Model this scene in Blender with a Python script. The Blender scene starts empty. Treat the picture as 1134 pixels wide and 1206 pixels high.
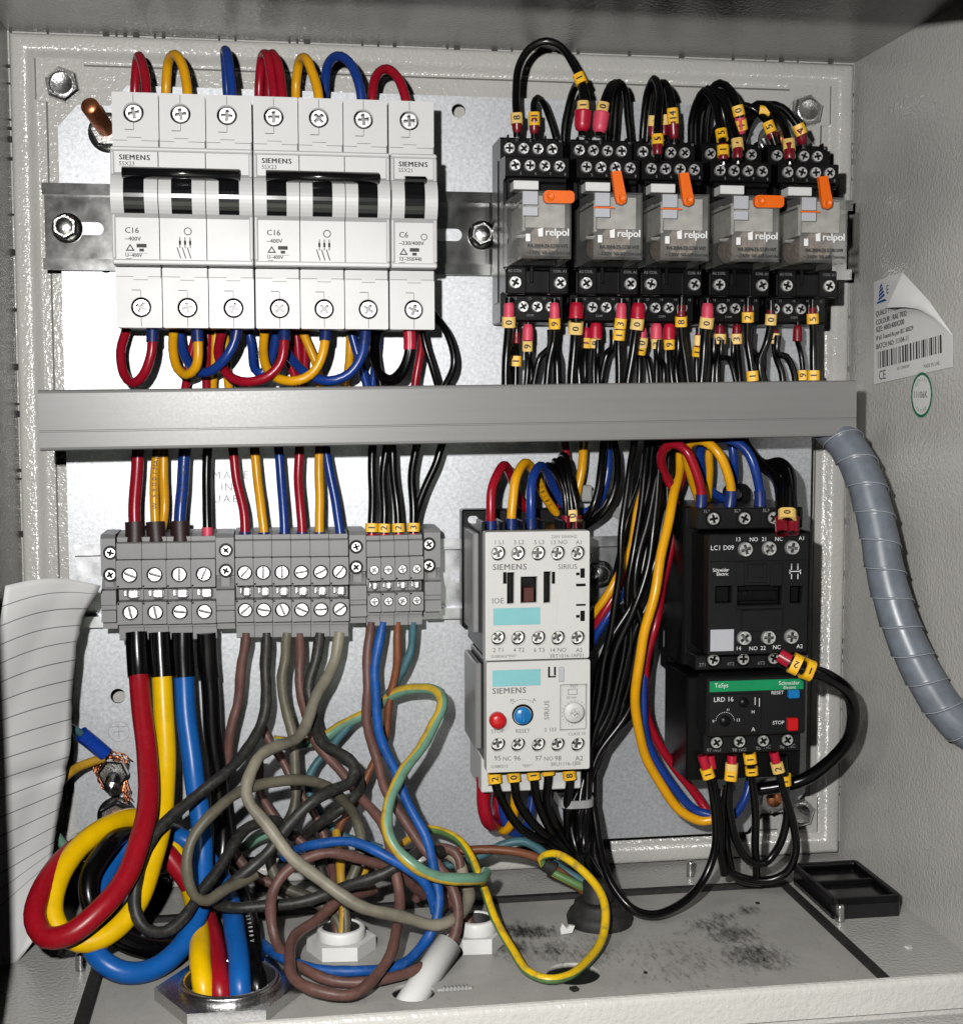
import bpy, bmesh, math, random
from mathutils import Vector, Matrix
from mathutils.geometry import tessellate_polygon
random.seed(7)
scene = bpy.context.scene
COL = scene.collection
S = 0.001                                   # everything below is laid out in millimetres

# ------------------------------------------------------------------ camera
CAM = Vector((-80.29, -611.12, 215.08)); YAW, PITCH, ROLL, FPX = 0.1525, -0.0794, -0.0013, 1619.9
def cam_axes():
    cy, sy, cp, sp, cr, sr = math.cos(YAW), math.sin(YAW), math.cos(PITCH), math.sin(PITCH), math.cos(ROLL), math.sin(ROLL)
    f = Vector((sy*cp, cy*cp, sp)); r = Vector((cy, -sy, 0)); u = r.cross(f)
    return r*cr + u*sr, u*cr - r*sr, f
CR, CU, CF = cam_axes()
cam = bpy.data.cameras.new('camera'); camo = bpy.data.objects.new('camera', cam); COL.objects.link(camo)
m = Matrix((CR, CU, -CF)).transposed().to_4x4(); m.translation = CAM*S; camo.matrix_world = m
cam.sensor_fit = 'HORIZONTAL'; cam.sensor_width = 36; cam.lens = 36*FPX/1134
cam.clip_start = 0.01; cam.clip_end = 20
scene.camera = camo

# ------------------------------------------------------------------ light (phone flash beside the lens, dim room ambient, added fill lamp)
world = bpy.data.worlds.new('World'); scene.world = world; world.use_nodes = True
bg = world.node_tree.nodes['Background']; bg.inputs[0].default_value = (0.95, 1.0, 1.05, 1); bg.inputs[1].default_value = 0.028
def lamp(name, kind, loc, power, color=(1, 1, 1), target=None, **kw):
    l = bpy.data.lights.new(name, kind); l.energy = power; l.color = color
    for k, v in kw.items(): setattr(l, k, v)
    o = bpy.data.objects.new(name, l); COL.objects.link(o); o.location = Vector(loc)*S
    if target is not None:
        o.rotation_euler = (Vector(target) - Vector(loc)).to_track_quat('-Z', 'Y').to_euler()
    return o
lamp('phone_flash', 'POINT', (-120, -604, 258), 13.2, (1.0, 0.985, 0.96), shadow_soft_size=0.005)
lamp('wall_fill_light', 'AREA', (-900, -1500, 1000), 10.0, (1.0, 0.97, 0.92), target=(0, 0, 200), shape='RECTANGLE', size=0.9, size_y=0.25)  # unseen lamp, added to brighten the right wall and floor
scene.view_settings.view_transform = 'Standard'; scene.view_settings.look = 'None'
scene.view_settings.exposure = 0.0; scene.view_settings.gamma = 1.0; scene.view_settings.use_curve_mapping = False
scene.cycles.max_bounces = 8; scene.cycles.diffuse_bounces = 0; scene.cycles.glossy_bounces = 3; scene.cycles.transparent_max_bounces = 16
scene.cycles.sample_clamp_indirect = 4.0

# ------------------------------------------------------------------ where things stand: rays of the survey photograph met with real planes
def ray(x, y): return CF + CR*((x-567)/FPX) - CU*((y-603)/FPX)
def at(x, y, d):                            # on the plane d mm in front of the back wall
    v = ray(x, y); t = (-d - CAM.y)/v.y; p = CAM + v*t
    return Vector((p.x, d, p.z))            # (X, D, Z)
def atz(x, y, z):
    v = ray(x, y); t = (z - CAM.z)/v.z; p = CAM + v*t
    return Vector((p.x, -p.y, p.z))
def atx(x, y, X):
    v = ray(x, y); t = (X - CAM.x)/v.x; p = CAM + v*t
    return Vector((p.x, -p.y, p.z))
def px(p):                                  # (X, D, Z) -> pixel
    q = Vector((p[0], -p[1], p[2])) - CAM; z = q.dot(CF)
    return 567 + FPX*q.dot(CR)/z, 603 - FPX*q.dot(CU)/z
def XZ(x, y, d): p = at(x, y, d); return p.x, p.z

# ------------------------------------------------------------------ materials
MATS = {}
def _mix(nt, a, b, fac_socket):
    n = nt.nodes.new('ShaderNodeMix'); n.data_type = 'RGBA'
    n.inputs[6].default_value = (*a, 1); n.inputs[7].default_value = (*b, 1)
    nt.links.new(fac_socket, n.inputs[0]); return n.outputs[2]
def mat(name, color, rough=0.4, metal=0.0, spec=0.5, vary=0.12, vscale=90, bump=0.0, bscale=900, coat=0.0, rvary=0.12, bdist=0.0002, detail=4, dust=0.0, stretch=None):
    if name in MATS: return MATS[name]
    m = bpy.data.materials.new(name); m.use_nodes = True; nt = m.node_tree; b = nt.nodes['Principled BSDF']
    b.inputs['Metallic'].default_value = metal; b.inputs['Specular IOR Level'].default_value = spec
    b.inputs['Coat Weight'].default_value = coat; b.inputs['Coat Roughness'].default_value = 0.15
    tc = nt.nodes.new('ShaderNodeTexCoord')
    n = nt.nodes.new('ShaderNodeTexNoise'); n.inputs['Scale'].default_value = vscale; n.inputs['Detail'].default_value = detail; n.inputs['Roughness'].default_value = 0.65
    if stretch:
        mp = nt.nodes.new('ShaderNodeMapping'); mp.inputs['Scale'].default_value = stretch; nt.links.new(tc.outputs['Object'], mp.inputs[0]); nt.links.new(mp.outputs[0], n.inputs['Vector'])
    else: nt.links.new(tc.outputs['Object'], n.inputs['Vector'])
    mr = nt.nodes.new('ShaderNodeMapRange'); mr.inputs[1].default_value = 0.3; mr.inputs[2].default_value = 0.7
    nt.links.new(n.outputs['Fac'], mr.inputs[0])
    lo = tuple(c*(1-vary) for c in color); hi = tuple(min(1, c*(1+vary)) for c in color)
    csock = _mix(nt, lo, hi, mr.outputs[0])
    if dust > 0:
        n3 = nt.nodes.new('ShaderNodeTexNoise'); n3.inputs['Scale'].default_value = 420; n3.inputs['Detail'].default_value = 6; n3.inputs['Roughness'].default_value = 0.75
        nt.links.new(tc.outputs['Object'], n3.inputs['Vector'])
        m3 = nt.nodes.new('ShaderNodeMapRange'); m3.inputs[1].default_value = 0.5; m3.inputs[2].default_value = 0.8; m3.inputs[4].default_value = dust
        nt.links.new(n3.outputs['Fac'], m3.inputs[0])
        mm = nt.nodes.new('ShaderNodeMix'); mm.data_type = 'RGBA'; mm.inputs[7].default_value = (0.25, 0.24, 0.22, 1)
        nt.links.new(m3.outputs[0], mm.inputs[0]); nt.links.new(csock, mm.inputs[6]); csock = mm.outputs[2]
    nt.links.new(csock, b.inputs['Base Color'])
    r = nt.nodes.new('ShaderNodeMapRange'); r.inputs[3].default_value = max(0.02, rough*(1-rvary)); r.inputs[4].default_value = min(1, rough*(1+rvary))
    n2 = nt.nodes.new('ShaderNodeTexNoise'); n2.inputs['Scale'].default_value = vscale*2.3; n2.inputs['Detail'].default_value = 3
    nt.links.new(tc.outputs['Object'], n2.inputs['Vector']); nt.links.new(n2.outputs['Fac'], r.inputs[0]); nt.links.new(r.outputs[0], b.inputs['Roughness'])
    if bump > 0:
        bn = nt.nodes.new('ShaderNodeTexNoise'); bn.inputs['Scale'].default_value = bscale; bn.inputs['Detail'].default_value = 2
        nt.links.new(tc.outputs['Object'], bn.inputs['Vector'])
        bp = nt.nodes.new('ShaderNodeBump'); bp.inputs['Strength'].default_value = bump; bp.inputs['Distance'].default_value = bdist
        nt.links.new(bn.outputs['Fac'], bp.inputs['Height']); nt.links.new(bp.outputs[0], b.inputs['Normal'])
    MATS[name] = m; return m

mat('paint', (0.49, 0.481, 0.455), rough=0.2, spec=0.42, vary=0.05, vscale=30, bump=0.85, bscale=620, bdist=0.0004, rvary=0.25)
mat('galvanised', (0.50, 0.515, 0.54), rough=0.46, metal=0.55, vary=0.2, vscale=620, bump=0.25, bscale=1500, bdist=0.00008, rvary=0.2)
mat('rail_steel', (0.34, 0.34, 0.335), rough=0.17, metal=1.0, vary=0.1, vscale=60, bump=0.15, bscale=120, bdist=0.0002, rvary=0.4)
mat('rail_bright', (0.62, 0.63, 0.65), rough=0.3, metal=0.95, vary=0.1, vscale=60, bump=0.15, bscale=120, bdist=0.0002, rvary=0.4)
mat('zinc', (0.6, 0.6, 0.6), rough=0.24, metal=1.0, vary=0.18, vscale=900, bump=0.5, bscale=1100, bdist=0.0002, rvary=0.4)
mat('screw_steel', (0.92, 0.92, 0.91), rough=0.36, metal=0.85, vary=0.15, vscale=1300, bump=0.9, bscale=1400, bdist=0.0003, rvary=0.4)
mat('copper', (0.55, 0.2, 0.09), rough=0.32, metal=0.9, vary=0.3, vscale=500, bump=0.4, bscale=900)
mat('white_plastic', (0.6, 0.6, 0.597), rough=0.42, vary=0.03, vscale=40, bump=0.12, bscale=2500, bdist=0.00005, dust=0.05)
mat('light_grey_plastic', (0.56, 0.556, 0.538), rough=0.45, vary=0.03, vscale=50, bump=0.2, bscale=2600, bdist=0.00005, dust=0.07)
mat('nut_plastic', (0.72, 0.72, 0.7), rough=0.38, vary=0.04, dust=0.08)
mat('terminal_grey', (0.215, 0.215, 0.218), rough=0.45, vary=0.06, vscale=80, bump=0.15, bscale=2200, bdist=0.00005, dust=0.1)
mat('duct_grey', (0.19, 0.19, 0.187), rough=0.36, vary=0.045, vscale=420, stretch=(0.03, 1, 1), detail=6, dust=0.06)
mat('black_plastic', (0.0022, 0.0022, 0.0025), rough=0.36, spec=0.25, vary=0.2, bump=0.15, bscale=2500, bdist=0.00005, dust=0.005)
mat('gloss_black', (0.006, 0.006, 0.007), rough=0.16, vary=0.1)
mat('charcoal_plastic', (0.0065, 0.0068, 0.0078), rough=0.4, spec=0.28, vary=0.12, bump=0.2, bscale=2600, bdist=0.00005, dust=0.008)
mat('slot_shadow', (0.2, 0.2, 0.2), rough=0.5, metal=0.8); mat('dark_core', (0.0035, 0.0035, 0.0035), rough=0.6, spec=0.1)
mat('rubber', (0.01, 0.01, 0.01), rough=0.65, vary=0.3, dust=0.12)
for nm, c in dict(red=(0.28, 0.005, 0.016), yellow=(0.66, 0.31, 0.006), blue=(0.008, 0.035, 0.20), black=(0.0018, 0.0018, 0.002),
                  thick_red=(0.30, 0.004, 0.012), thick_yellow=(0.78, 0.47, 0.0), thick_blue=(0.005, 0.095, 0.36), brown=(0.115, 0.055, 0.045), orange_brown=(0.17, 0.055, 0.022),
                  khaki=(0.095, 0.086, 0.06), pale_khaki=(0.23, 0.21, 0.16), teal=(0.045, 0.125, 0.15), mid_blue=(0.006, 0.075, 0.30), aged_black=(0.02, 0.02, 0.018), aged_yellow=(0.5, 0.28, 0.02)).items():
    aged = nm in ('brown', 'orange_brown', 'khaki', 'pale_khaki', 'teal', 'mid_blue', 'aged_black', 'aged_yellow')
    mat('wire_'+nm, c, rough=0.46 if aged else (0.24 if nm == 'black' else 0.34 if 'thick' in nm else 0.27), spec=0.35, vary=(0.6 if 'khaki' in nm else 0.3) if aged else 0.08, vscale=(28 if 'khaki' in nm else 70) if aged else 160, bump=0.45 if aged else 0.08, bscale=420 if aged else 700, dust=0.24 if aged else (0.0 if nm == 'black' else 0.06 if 'thick' in nm else 0.02))
mat('sleeve_yellow', (0.8, 0.44, 0.015), rough=0.45, vary=0.12, vscale=300)
mat('sleeve_cream', (0.72, 0.48, 0.14), rough=0.5, vary=0.1, vscale=300)
mat('ferrule_red', (0.42, 0.008, 0.03), rough=0.35, vary=0.1, vscale=300)
mat('ferrule_dark_red', (0.16, 0.004, 0.012), rough=0.32, vary=0.15, vscale=300)
mat('ferrule_pink', (0.62, 0.06, 0.11), rough=0.45, vary=0.1, vscale=300)
mat('ferrule_blue', (0.008, 0.022, 0.12), rough=0.35, vary=0.15, vscale=300)
mat('ferrule_brown', (0.022, 0.008, 0.008), rough=0.5, vary=0.3, vscale=300)
mat('lug_blue', (0.006, 0.045, 0.33), rough=0.25, vary=0.15)
mat('orange_plastic', (0.78, 0.13, 0.004), rough=0.4, vary=0.05)
mat('ink', (0.012, 0.012, 0.012), rough=0.6); mat('grey_ink', (0.1, 0.1, 0.1), rough=0.6); mat('white_ink', (0.7, 0.7, 0.7), rough=0.6); mat('dim_white_ink', (0.22, 0.22, 0.22), rough=0.6)
mat('plate_ink', (0.33, 0.33, 0.34), rough=0.6)
mat('label_white', (0.7, 0.7, 0.69), rough=0.4, vary=0.04); mat('label_grey', (0.42, 0.43, 0.46), rough=0.4, vary=0.04)
mat('label_cyan', (0.2, 0.47, 0.5), rough=0.4, vary=0.06)
mat('button_red', (0.5, 0.01, 0.012), rough=0.3); mat('button_blue', (0.01, 0.17, 0.45), rough=0.3)
mat('dark_red_plastic', (0.06, 0.01, 0.008), rough=0.4)
mat('brand_green', (0.004, 0.23, 0.085), rough=0.4); mat('logo_blue', (0.01, 0.07, 0.25), rough=0.5); mat('ring_green', (0.01, 0.15, 0.07), rough=0.5)
mat('hose', (0.13, 0.148, 0.176), rough=0.34, vary=0.2, vscale=120, dust=.15)
mat('hose_edge', (0.3, 0.32, 0.35), rough=0.25); mat('seam_shadow', (0.13, 0.125, 0.115), rough=0.6); mat('scrap', (0.4, 0.4, 0.39), rough=0.4); mat('tie_grey', (0.3, 0.3, 0.3), rough=0.45)
mat('ground', (0.62, 0.66, 0.56), rough=0.8, vary=0.3)
mat('coil', (0.22, 0.17, 0.14), rough=0.5, vary=0.5, vscale=400); mat('relay_inner', (0.42, 0.41, 0.39), rough=0.5, vary=0.25, vscale=200)

def m_striped():
    m = bpy.data.materials.new('wire_green_yellow'); m.use_nodes = True; nt = m.node_tree; b = nt.nodes['Principled BSDF']
    uv = nt.nodes.new('ShaderNodeUVMap'); sx = nt.nodes.new('ShaderNodeSeparateXYZ'); nt.links.new(uv.outputs[0], sx.inputs[0])
    a = nt.nodes.new('ShaderNodeMath'); a.operation = 'MULTIPLY_ADD'; a.inputs[1].default_value = 0.0009; nt.links.new(sx.outputs[1], a.inputs[0]); nt.links.new(sx.outputs[0], a.inputs[2])
    f = nt.nodes.new('ShaderNodeMath'); f.operation = 'FRACT'; nt.links.new(a.outputs[0], f.inputs[0])
    g = nt.nodes.new('ShaderNodeMath'); g.operation = 'GREATER_THAN'; g.inputs[1].default_value = 0.5; nt.links.new(f.outputs[0], g.inputs[0])
    c = _mix(nt, (0.72, 0.46, 0.01), (0.09, 0.19, 0.06), g.outputs[0])
    tc = nt.nodes.new('ShaderNodeTexCoord'); n = nt.nodes.new('ShaderNodeTexNoise'); n.inputs['Scale'].default_value = 260; n.inputs['Detail'].default_value = 5
    nt.links.new(tc.outputs['Object'], n.inputs['Vector'])
    mr = nt.nodes.new('ShaderNodeMapRange'); mr.inputs[1].default_value = 0.5; mr.inputs[2].default_value = 0.75; mr.inputs[4].default_value = 0.6; nt.links.new(n.outputs['Fac'], mr.inputs[0])
    mm = nt.nodes.new('ShaderNodeMix'); mm.data_type = 'RGBA'; mm.inputs[7].default_value = (0.1, 0.085, 0.05, 1); nt.links.new(mr.outputs[0], mm.inputs[0]); nt.links.new(c, mm.inputs[6])
    nt.links.new(mm.outputs[2], b.inputs['Base Color']); b.inputs['Roughness'].default_value = 0.35; MATS['wire_green_yellow'] = m
m_striped()
def m_pale():
    m = MATS['wire_green_yellow'].copy(); m.name = 'wire_pale_green_yellow'; MATS['wire_pale_green_yellow'] = m
    for n in m.node_tree.nodes:
        if n.bl_idname == 'ShaderNodeMix' and n.inputs[0].links and n.inputs[0].links[0].from_node.bl_idname == 'ShaderNodeMath':
            n.inputs[0].links[0].from_node.inputs[1].default_value = .2; n.inputs[6].default_value = (0.5, 0.33, 0.03, 1); n.inputs[7].default_value = (0.13, 0.27, 0.19, 1)
m_pale()
def m_clear():
    m = bpy.data.materials.new('clear_cover'); m.use_nodes = True; nt = m.node_tree; b = nt.nodes['Principled BSDF']
    b.inputs['Base Color'].default_value = (0.55, 0.55, 0.53, 1); b.inputs['Roughness'].default_value = 0.07; b.inputs['Specular IOR Level'].default_value = 0.8
    t = nt.nodes.new('ShaderNodeBsdfTransparent'); t.inputs[0].default_value = (0.9, 0.9, 0.88, 1)
    tc = nt.nodes.new('ShaderNodeTexCoord'); n = nt.nodes.new('ShaderNodeTexNoise'); n.inputs['Scale'].default_value = 70; n.inputs['Detail'].default_value = 3
    nt.links.new(tc.outputs['Object'], n.inputs['Vector'])
    mr = nt.nodes.new('ShaderNodeMapRange'); mr.inputs[1].default_value = 0.3; mr.inputs[2].default_value = 0.7; mr.inputs[3].default_value = 0.1; mr.inputs[4].default_value = 0.26
    nt.links.new(n.outputs['Fac'], mr.inputs[0])
    x = nt.nodes.new('ShaderNodeMixShader'); nt.links.new(mr.outputs[0], x.inputs[0]); nt.links.new(t.outputs[0], x.inputs[1]); nt.links.new(b.outputs[0], x.inputs[2])
    nt.links.new(x.outputs[0], nt.nodes['Material Output'].inputs[0]); MATS['clear_cover'] = m
m_clear()
def m_gland_plate():
    m = mat('gland_plate', (0.42, 0.41, 0.385), rough=0.5, vary=0.08, vscale=60, bump=0.35, bscale=700, dust=0.0)
    nt = m.node_tree; b = nt.nodes['Principled BSDF']; src = b.inputs['Base Color'].links[0].from_socket
    tc = nt.nodes.new('ShaderNodeTexCoord')
    def stain(scale, lo, hi, sx, amount):
        mp = nt.nodes.new('ShaderNodeMapping'); mp.inputs['Scale'].default_value = sx; nt.links.new(tc.outputs['Object'], mp.inputs[0])
        n = nt.nodes.new('ShaderNodeTexNoise'); n.inputs['Scale'].default_value = scale; n.inputs['Detail'].default_value = 8; n.inputs['Roughness'].default_value = 0.72
        nt.links.new(mp.outputs[0], n.inputs['Vector'])
        r = nt.nodes.new('ShaderNodeMapRange'); r.inputs[1].default_value = lo; r.inputs[2].default_value = hi; r.inputs[4].default_value = amount
        nt.links.new(n.outputs['Fac'], r.inputs[0]); return r.outputs[0]
    def blob(c, rad):
        vm = nt.nodes.new('ShaderNodeVectorMath'); vm.operation = 'DISTANCE'; vm.inputs[1].default_value = Vector((c[0], -c[1], c[2]))*S; nt.links.new(tc.outputs['Object'], vm.inputs[0])
        r = nt.nodes.new('ShaderNodeMapRange'); r.inputs[1].default_value = rad*S; r.inputs[2].default_value = rad*0.25*S; nt.links.new(vm.outputs[1], r.inputs[0]); return r.outputs[0]
    fine = stain(420, 0.66, 0.72, (1, 1, 1), 0.8)
    tot = fine; raw = nt.nodes.new('ShaderNodeTexNoise'); raw.inputs['Scale'].default_value = 420; raw.inputs['Detail'].default_value = 10; raw.inputs['Roughness'].default_value = 0.8
    mp = nt.nodes.new('ShaderNodeMapping'); mp.inputs['Scale'].default_value = (1.0, 0.35, 1); mp.inputs['Rotation'].default_value = (0, 0, -0.6); nt.links.new(tc.outputs['Object'], mp.inputs[0]); nt.links.new(mp.outputs[0], raw.inputs['Vector'])
    for c, rad, k in ((atz(888, 1125, 0), 20, .30), (atz(862, 1100, 0), 17, .27), (atz(838, 1090, 0), 15, .24), (atz(880, 1072, 0), 9, .26), (atz(850, 1080, 0), 9, .26), (atz(615, 1096, 0), 13, .36), (atz(632, 1096, 0), 11, .36), (atz(600, 1115, 0), 16, .27), (atz(650, 1118, 0), 16, .24), (atz(905, 1137, 0), 9, .24), (atz(690, 1120, 0), 24, .16), (atz(800, 1130, 0), 40, .12)):
        ad = nt.nodes.new('ShaderNodeMath'); ad.operation = 'MULTIPLY_ADD'; ad.inputs[1].default_value = k; ad.inputs[1].default_value = k*.82; nt.links.new(blob(c, rad), ad.inputs[0]); nt.links.new(raw.outputs['Fac'], ad.inputs[2])
        r = nt.nodes.new('ShaderNodeMapRange'); r.inputs[1].default_value = 0.58; r.inputs[2].default_value = 0.82; r.inputs[4].default_value = 0.97; nt.links.new(ad.outputs[0], r.inputs[0])
        mx = nt.nodes.new('ShaderNodeMath'); mx.operation = 'MAXIMUM'; nt.links.new(tot, mx.inputs[0]); nt.links.new(r.outputs[0], mx.inputs[1]); tot = mx.outputs[0]
    mm = nt.nodes.new('ShaderNodeMix'); mm.data_type = 'RGBA'; mm.inputs[7].default_value = (0.02, 0.018, 0.016, 1)
    nt.links.new(tot, mm.inputs[0]); nt.links.new(src, mm.inputs[6]); nt.links.new(mm.outputs[2], b.inputs['Base Color'])
m_gland_plate()
def m_paper():
    m = bpy.data.materials.new('ruled_paper'); m.use_nodes = True; nt = m.node_tree; b = nt.nodes['Principled BSDF']
    uv = nt.nodes.new('ShaderNodeUVMap'); sx = nt.nodes.new('ShaderNodeSeparateXYZ'); nt.links.new(uv.outputs[0], sx.inputs[0])
    a = nt.nodes.new('ShaderNodeMath'); a.operation = 'MULTIPLY'; a.inputs[1].default_value = 21.5; nt.links.new(sx.outputs[1], a.inputs[0])
    f = nt.nodes.new('ShaderNodeMath'); f.operation = 'FRACT'; nt.links.new(a.outputs[0], f.inputs[0])
    g = nt.nodes.new('ShaderNodeMath'); g.operation = 'LESS_THAN'; g.inputs[1].default_value = 0.055; nt.links.new(f.outputs[0], g.inputs[0])
    l1 = nt.nodes.new('ShaderNodeMath'); l1.operation = 'LESS_THAN'; l1.inputs[1].default_value = 0.80; nt.links.new(sx.outputs[1], l1.inputs[0])
    l2 = nt.nodes.new('ShaderNodeMath'); l2.operation = 'GREATER_THAN'; l2.inputs[1].default_value = 0.03; nt.links.new(sx.outputs[1], l2.inputs[0])
    p1 = nt.nodes.new('ShaderNodeMath'); p1.operation = 'MULTIPLY'; nt.links.new(g.outputs[0], p1.inputs[0]); nt.links.new(l1.outputs[0], p1.inputs[1])
    p2 = nt.nodes.new('ShaderNodeMath'); p2.operation = 'MULTIPLY'; nt.links.new(p1.outputs[0], p2.inputs[0]); nt.links.new(l2.outputs[0], p2.inputs[1])
    c = _mix(nt, (0.60, 0.60, 0.595), (0.15, 0.15, 0.16), p2.outputs[0]); nt.links.new(c, b.inputs['Base Color']); b.inputs['Roughness'].default_value = 0.7
    MATS['ruled_paper'] = m
m_paper()

# ------------------------------------------------------------------ geometry
def P(v): return (v[0]*S, -v[1]*S, v[2]*S)
class MB:
    """collects geometry in (X, D, Z) millimetres: D is the distance in front of the back wall"""
    def __init__(s): s.v = []; s.f = []; s.sm = []; s.uv = None
    def add(s, vs, fs, smooth=False):
        o = len(s.v); s.v += [tuple(x) for x in vs]; s.f += [tuple(i+o for i in f) for f in fs]; s.sm += [smooth]*len(fs); return s
    def box(s, x0, x1, d0, d1, z0, z1, c=0.35):
        x0, x1 = min(x0, x1), max(x0, x1); d0, d1 = min(d0, d1), max(d0, d1); z0, z1 = min(z0, z1), max(z0, z1)
        c = min(c, (x1-x0)/2.5, (d1-d0)/2.5, (z1-z0)/2.5)
        vs = []; idx = {}
        for i, X in enumerate((x0, x1)):
            for j, D in enumerate((d0, d1)):
                for k, Z in enumerate((z0, z1)):
                    sx, sd, sz = (1 if i == 0 else -1)*c, (1 if j == 0 else -1)*c, (1 if k == 0 else -1)*c
                    for a, p in enumerate(((X, D+sd, Z+sz), (X+sx, D, Z+sz), (X+sx, D+sd, Z))):
                        idx[(i, j, k, a)] = len(vs); vs.append(p)
        fs = []; g = idx
        for i in (0, 1): fs.append([g[(i, 0, 0, 0)], g[(i, 1, 0, 0)], g[(i, 1, 1, 0)], g[(i, 0, 1, 0)]])
        for j in (0, 1): fs.append([g[(0, j, 0, 1)], g[(1, j, 0, 1)], g[(1, j, 1, 1)], g[(0, j, 1, 1)]])
        for k in (0, 1): fs.append([g[(0, 0, k, 2)], g[(1, 0, k, 2)], g[(1, 1, k, 2)], g[(0, 1, k, 2)]])
        for i in (0, 1):
            for j in (0, 1): fs.append([g[(i, j, 0, 0)], g[(i, j, 1, 0)], g[(i, j, 1, 1)], g[(i, j, 0, 1)]])
            for k in (0, 1): fs.append([g[(i, 0, k, 0)], g[(i, 1, k, 0)], g[(i, 1, k, 2)], g[(i, 0, k, 2)]])
        for j in (0, 1):
            for k in (0, 1): fs.append([g[(0, j, k, 1)], g[(1, j, k, 1)], g[(1, j, k, 2)], g[(0, j, k, 2)]])
        for i in (0, 1):
            for j in (0, 1):
                for k in (0, 1): fs.append([g[(i, j, k, 0)], g[(i, j, k, 1)], g[(i, j, k, 2)]])
        return s.add(vs, fs)
    def prism(s, poly, axis, a0, a1, holes=(), smooth=False, hole_smooth=True):
        """axis 'D': poly is (X,Z); 'X': poly is (D,Z); 'Z': poly is (X,D). holes: list of polygons"""
        def mk(p, a): return (p[0], a, p[1]) if axis == 'D' else ((a, p[0], p[1]) if axis == 'X' else (p[0], p[1], a))
        loops = [list(poly)] + [list(h) for h in holes]
        tri = tessellate_polygon([[Vector((p[0], p[1], 0)) for p in l] for l in loops])
        flat = [p for l in loops for p in l]; n = len(flat)
        vs = [mk(p, a0) for p in flat] + [mk(p, a1) for p in flat]
        s.add(vs, [tuple(t) for t in tri] + [tuple(i+n for i in reversed(t)) for t in tri])
        o = 0
        base = len(s.v) - len(vs)
        for li, l in enumerate(loops):
            k = len(l)
            for i in range(k):
                a, b = o+i, o+(i+1) % k
                s.f.append((base+a, base+b, base+b+n, base+a+n)); s.sm.append((hole_smooth if li else smooth))
            o += k
        return s
    def cyl(s, p0, p1, r0, r1=None, n=18, caps=True, smooth=True, ph=0.0):
        r1 = r0 if r1 is None else r1; p0, p1 = Vector(p0), Vector(p1); t = (p1-p0).normalized()
        a = t.orthogonal().normalized(); b = t.cross(a); vs = []
        for p, r in ((p0, r0), (p1, r1)):
            for i in range(n):
                q = 2*math.pi*i/n + ph; vs.append(p + (a*math.cos(q) + b*math.sin(q))*r)
        s.add(vs, [(i, (i+1) % n, n+(i+1) % n, n+i) for i in range(n)], smooth)
        if caps: s.add(vs, [tuple(range(n-1, -1, -1)), tuple(range(n, 2*n))])
        return s
    def lathe(s, base, axis, prof, n=24, smooth=True, ph=0.0):
        """prof: list of (r, h) along axis from base"""
        t = Vector(axis).normalized(); a = t.orthogonal().normalized(); b = t.cross(a); base = Vector(base); vs = []
        for r, h in prof:
            for i in range(n):
                q = 2*math.pi*i/n + ph; vs.append(base + t*h + (a*math.cos(q) + b*math.sin(q))*r)
        fs = [(k*n+i, k*n+(i+1) % n, (k+1)*n+(i+1) % n, (k+1)*n+i) for k in range(len(prof)-1) for i in range(n)]
        return s.add(vs, fs, smooth)
    def tube(s, pts, r, n=12, rfun=None, uv=True):
        pts = [Vector(p) for p in pts]; N = len(pts); tg = []
        for i in range(N): tg.append((pts[min(i+1, N-1)] - pts[max(i-1, 0)]).normalized())
        a = tg[0].orthogonal().normalized(); ln = 0.0; vs = []; L = []
        for i in range(N):
            if i: ln += (pts[i]-pts[i-1]).length
            a = (a - tg[i]*a.dot(tg[i])).normalized(); b = tg[i].cross(a); L.append(ln)
            for k in range(n):
                q = 2*math.pi*k/n; rr = r if rfun is None else rfun(ln, q); vs.append(pts[i] + (a*math.cos(q) + b*math.sin(q))*rr)
        fs = []; uvs = []
        for i in range(N-1):
            for k in range(n):
                fs.append((i*n+k, i*n+(k+1) % n, (i+1)*n+(k+1) % n, (i+1)*n+k))
                uvs.append(((k/n, L[i]), ((k+1)/n, L[i]), ((k+1)/n, L[i+1]), (k/n, L[i+1])))
        s.add(vs, fs, True)
        if uv and s.uv is None and len(s.f) == len(fs): s.uv = uvs
        s.add([vs[k] for k in range(n)] + [vs[(N-1)*n+k] for k in range(n)], [tuple(range(n-1, -1, -1)), tuple(range(n, 2*n))])
        return s
    def text(s, txt, o, ux, uy, h, align='l', bold=0.0, spacing=1.0):
        """flat lettering: o baseline start, ux/uy directions (X,D,Z), h capital height in mm"""
        o, ux, uy = Vector(o), Vector(ux), Vector(uy); k = h/CAPH; W = sum(ADV.get(c, 0.5)*spacing for c in txt)*k
        x = {'l': 0, 'c': -W/2, 'r': -W}[align]
        for c in txt:
            g = glyph(c)
            if g:
                s.add([o + ux*(x + v[0]*k) + uy*(v[1]*k) for v in g[0]], g[1])
            x += ADV.get(c, 0.5)*k*spacing
        return s
    def mesh(s, name, origin=(0, 0, 0), recalc=True):
        me = bpy.data.meshes.new(name); ox, od, oz = origin
        me.from_pydata([((x-ox)*S, -(d-od)*S, (z-oz)*S) for x, d, z in s.v], [], s.f)
        if s.uv is not None:
            ul = me.uv_layers.new(name='UVMap'); i = 0
            for fi, p in enumerate(me.polygons):
                if fi < len(s.uv):
                    for li, u in zip(p.loop_indices, s.uv[fi]): ul.data[li].uv = u
        me.polygons.foreach_set('use_smooth', s.sm)
        if recalc:
            bm = bmesh.new(); bm.from_mesh(me); bmesh.ops.recalc_face_normals(bm, faces=bm.faces); bm.to_mesh(me); bm.free()
        return me
    def ok(s): return len(s.v) > 0

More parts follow.
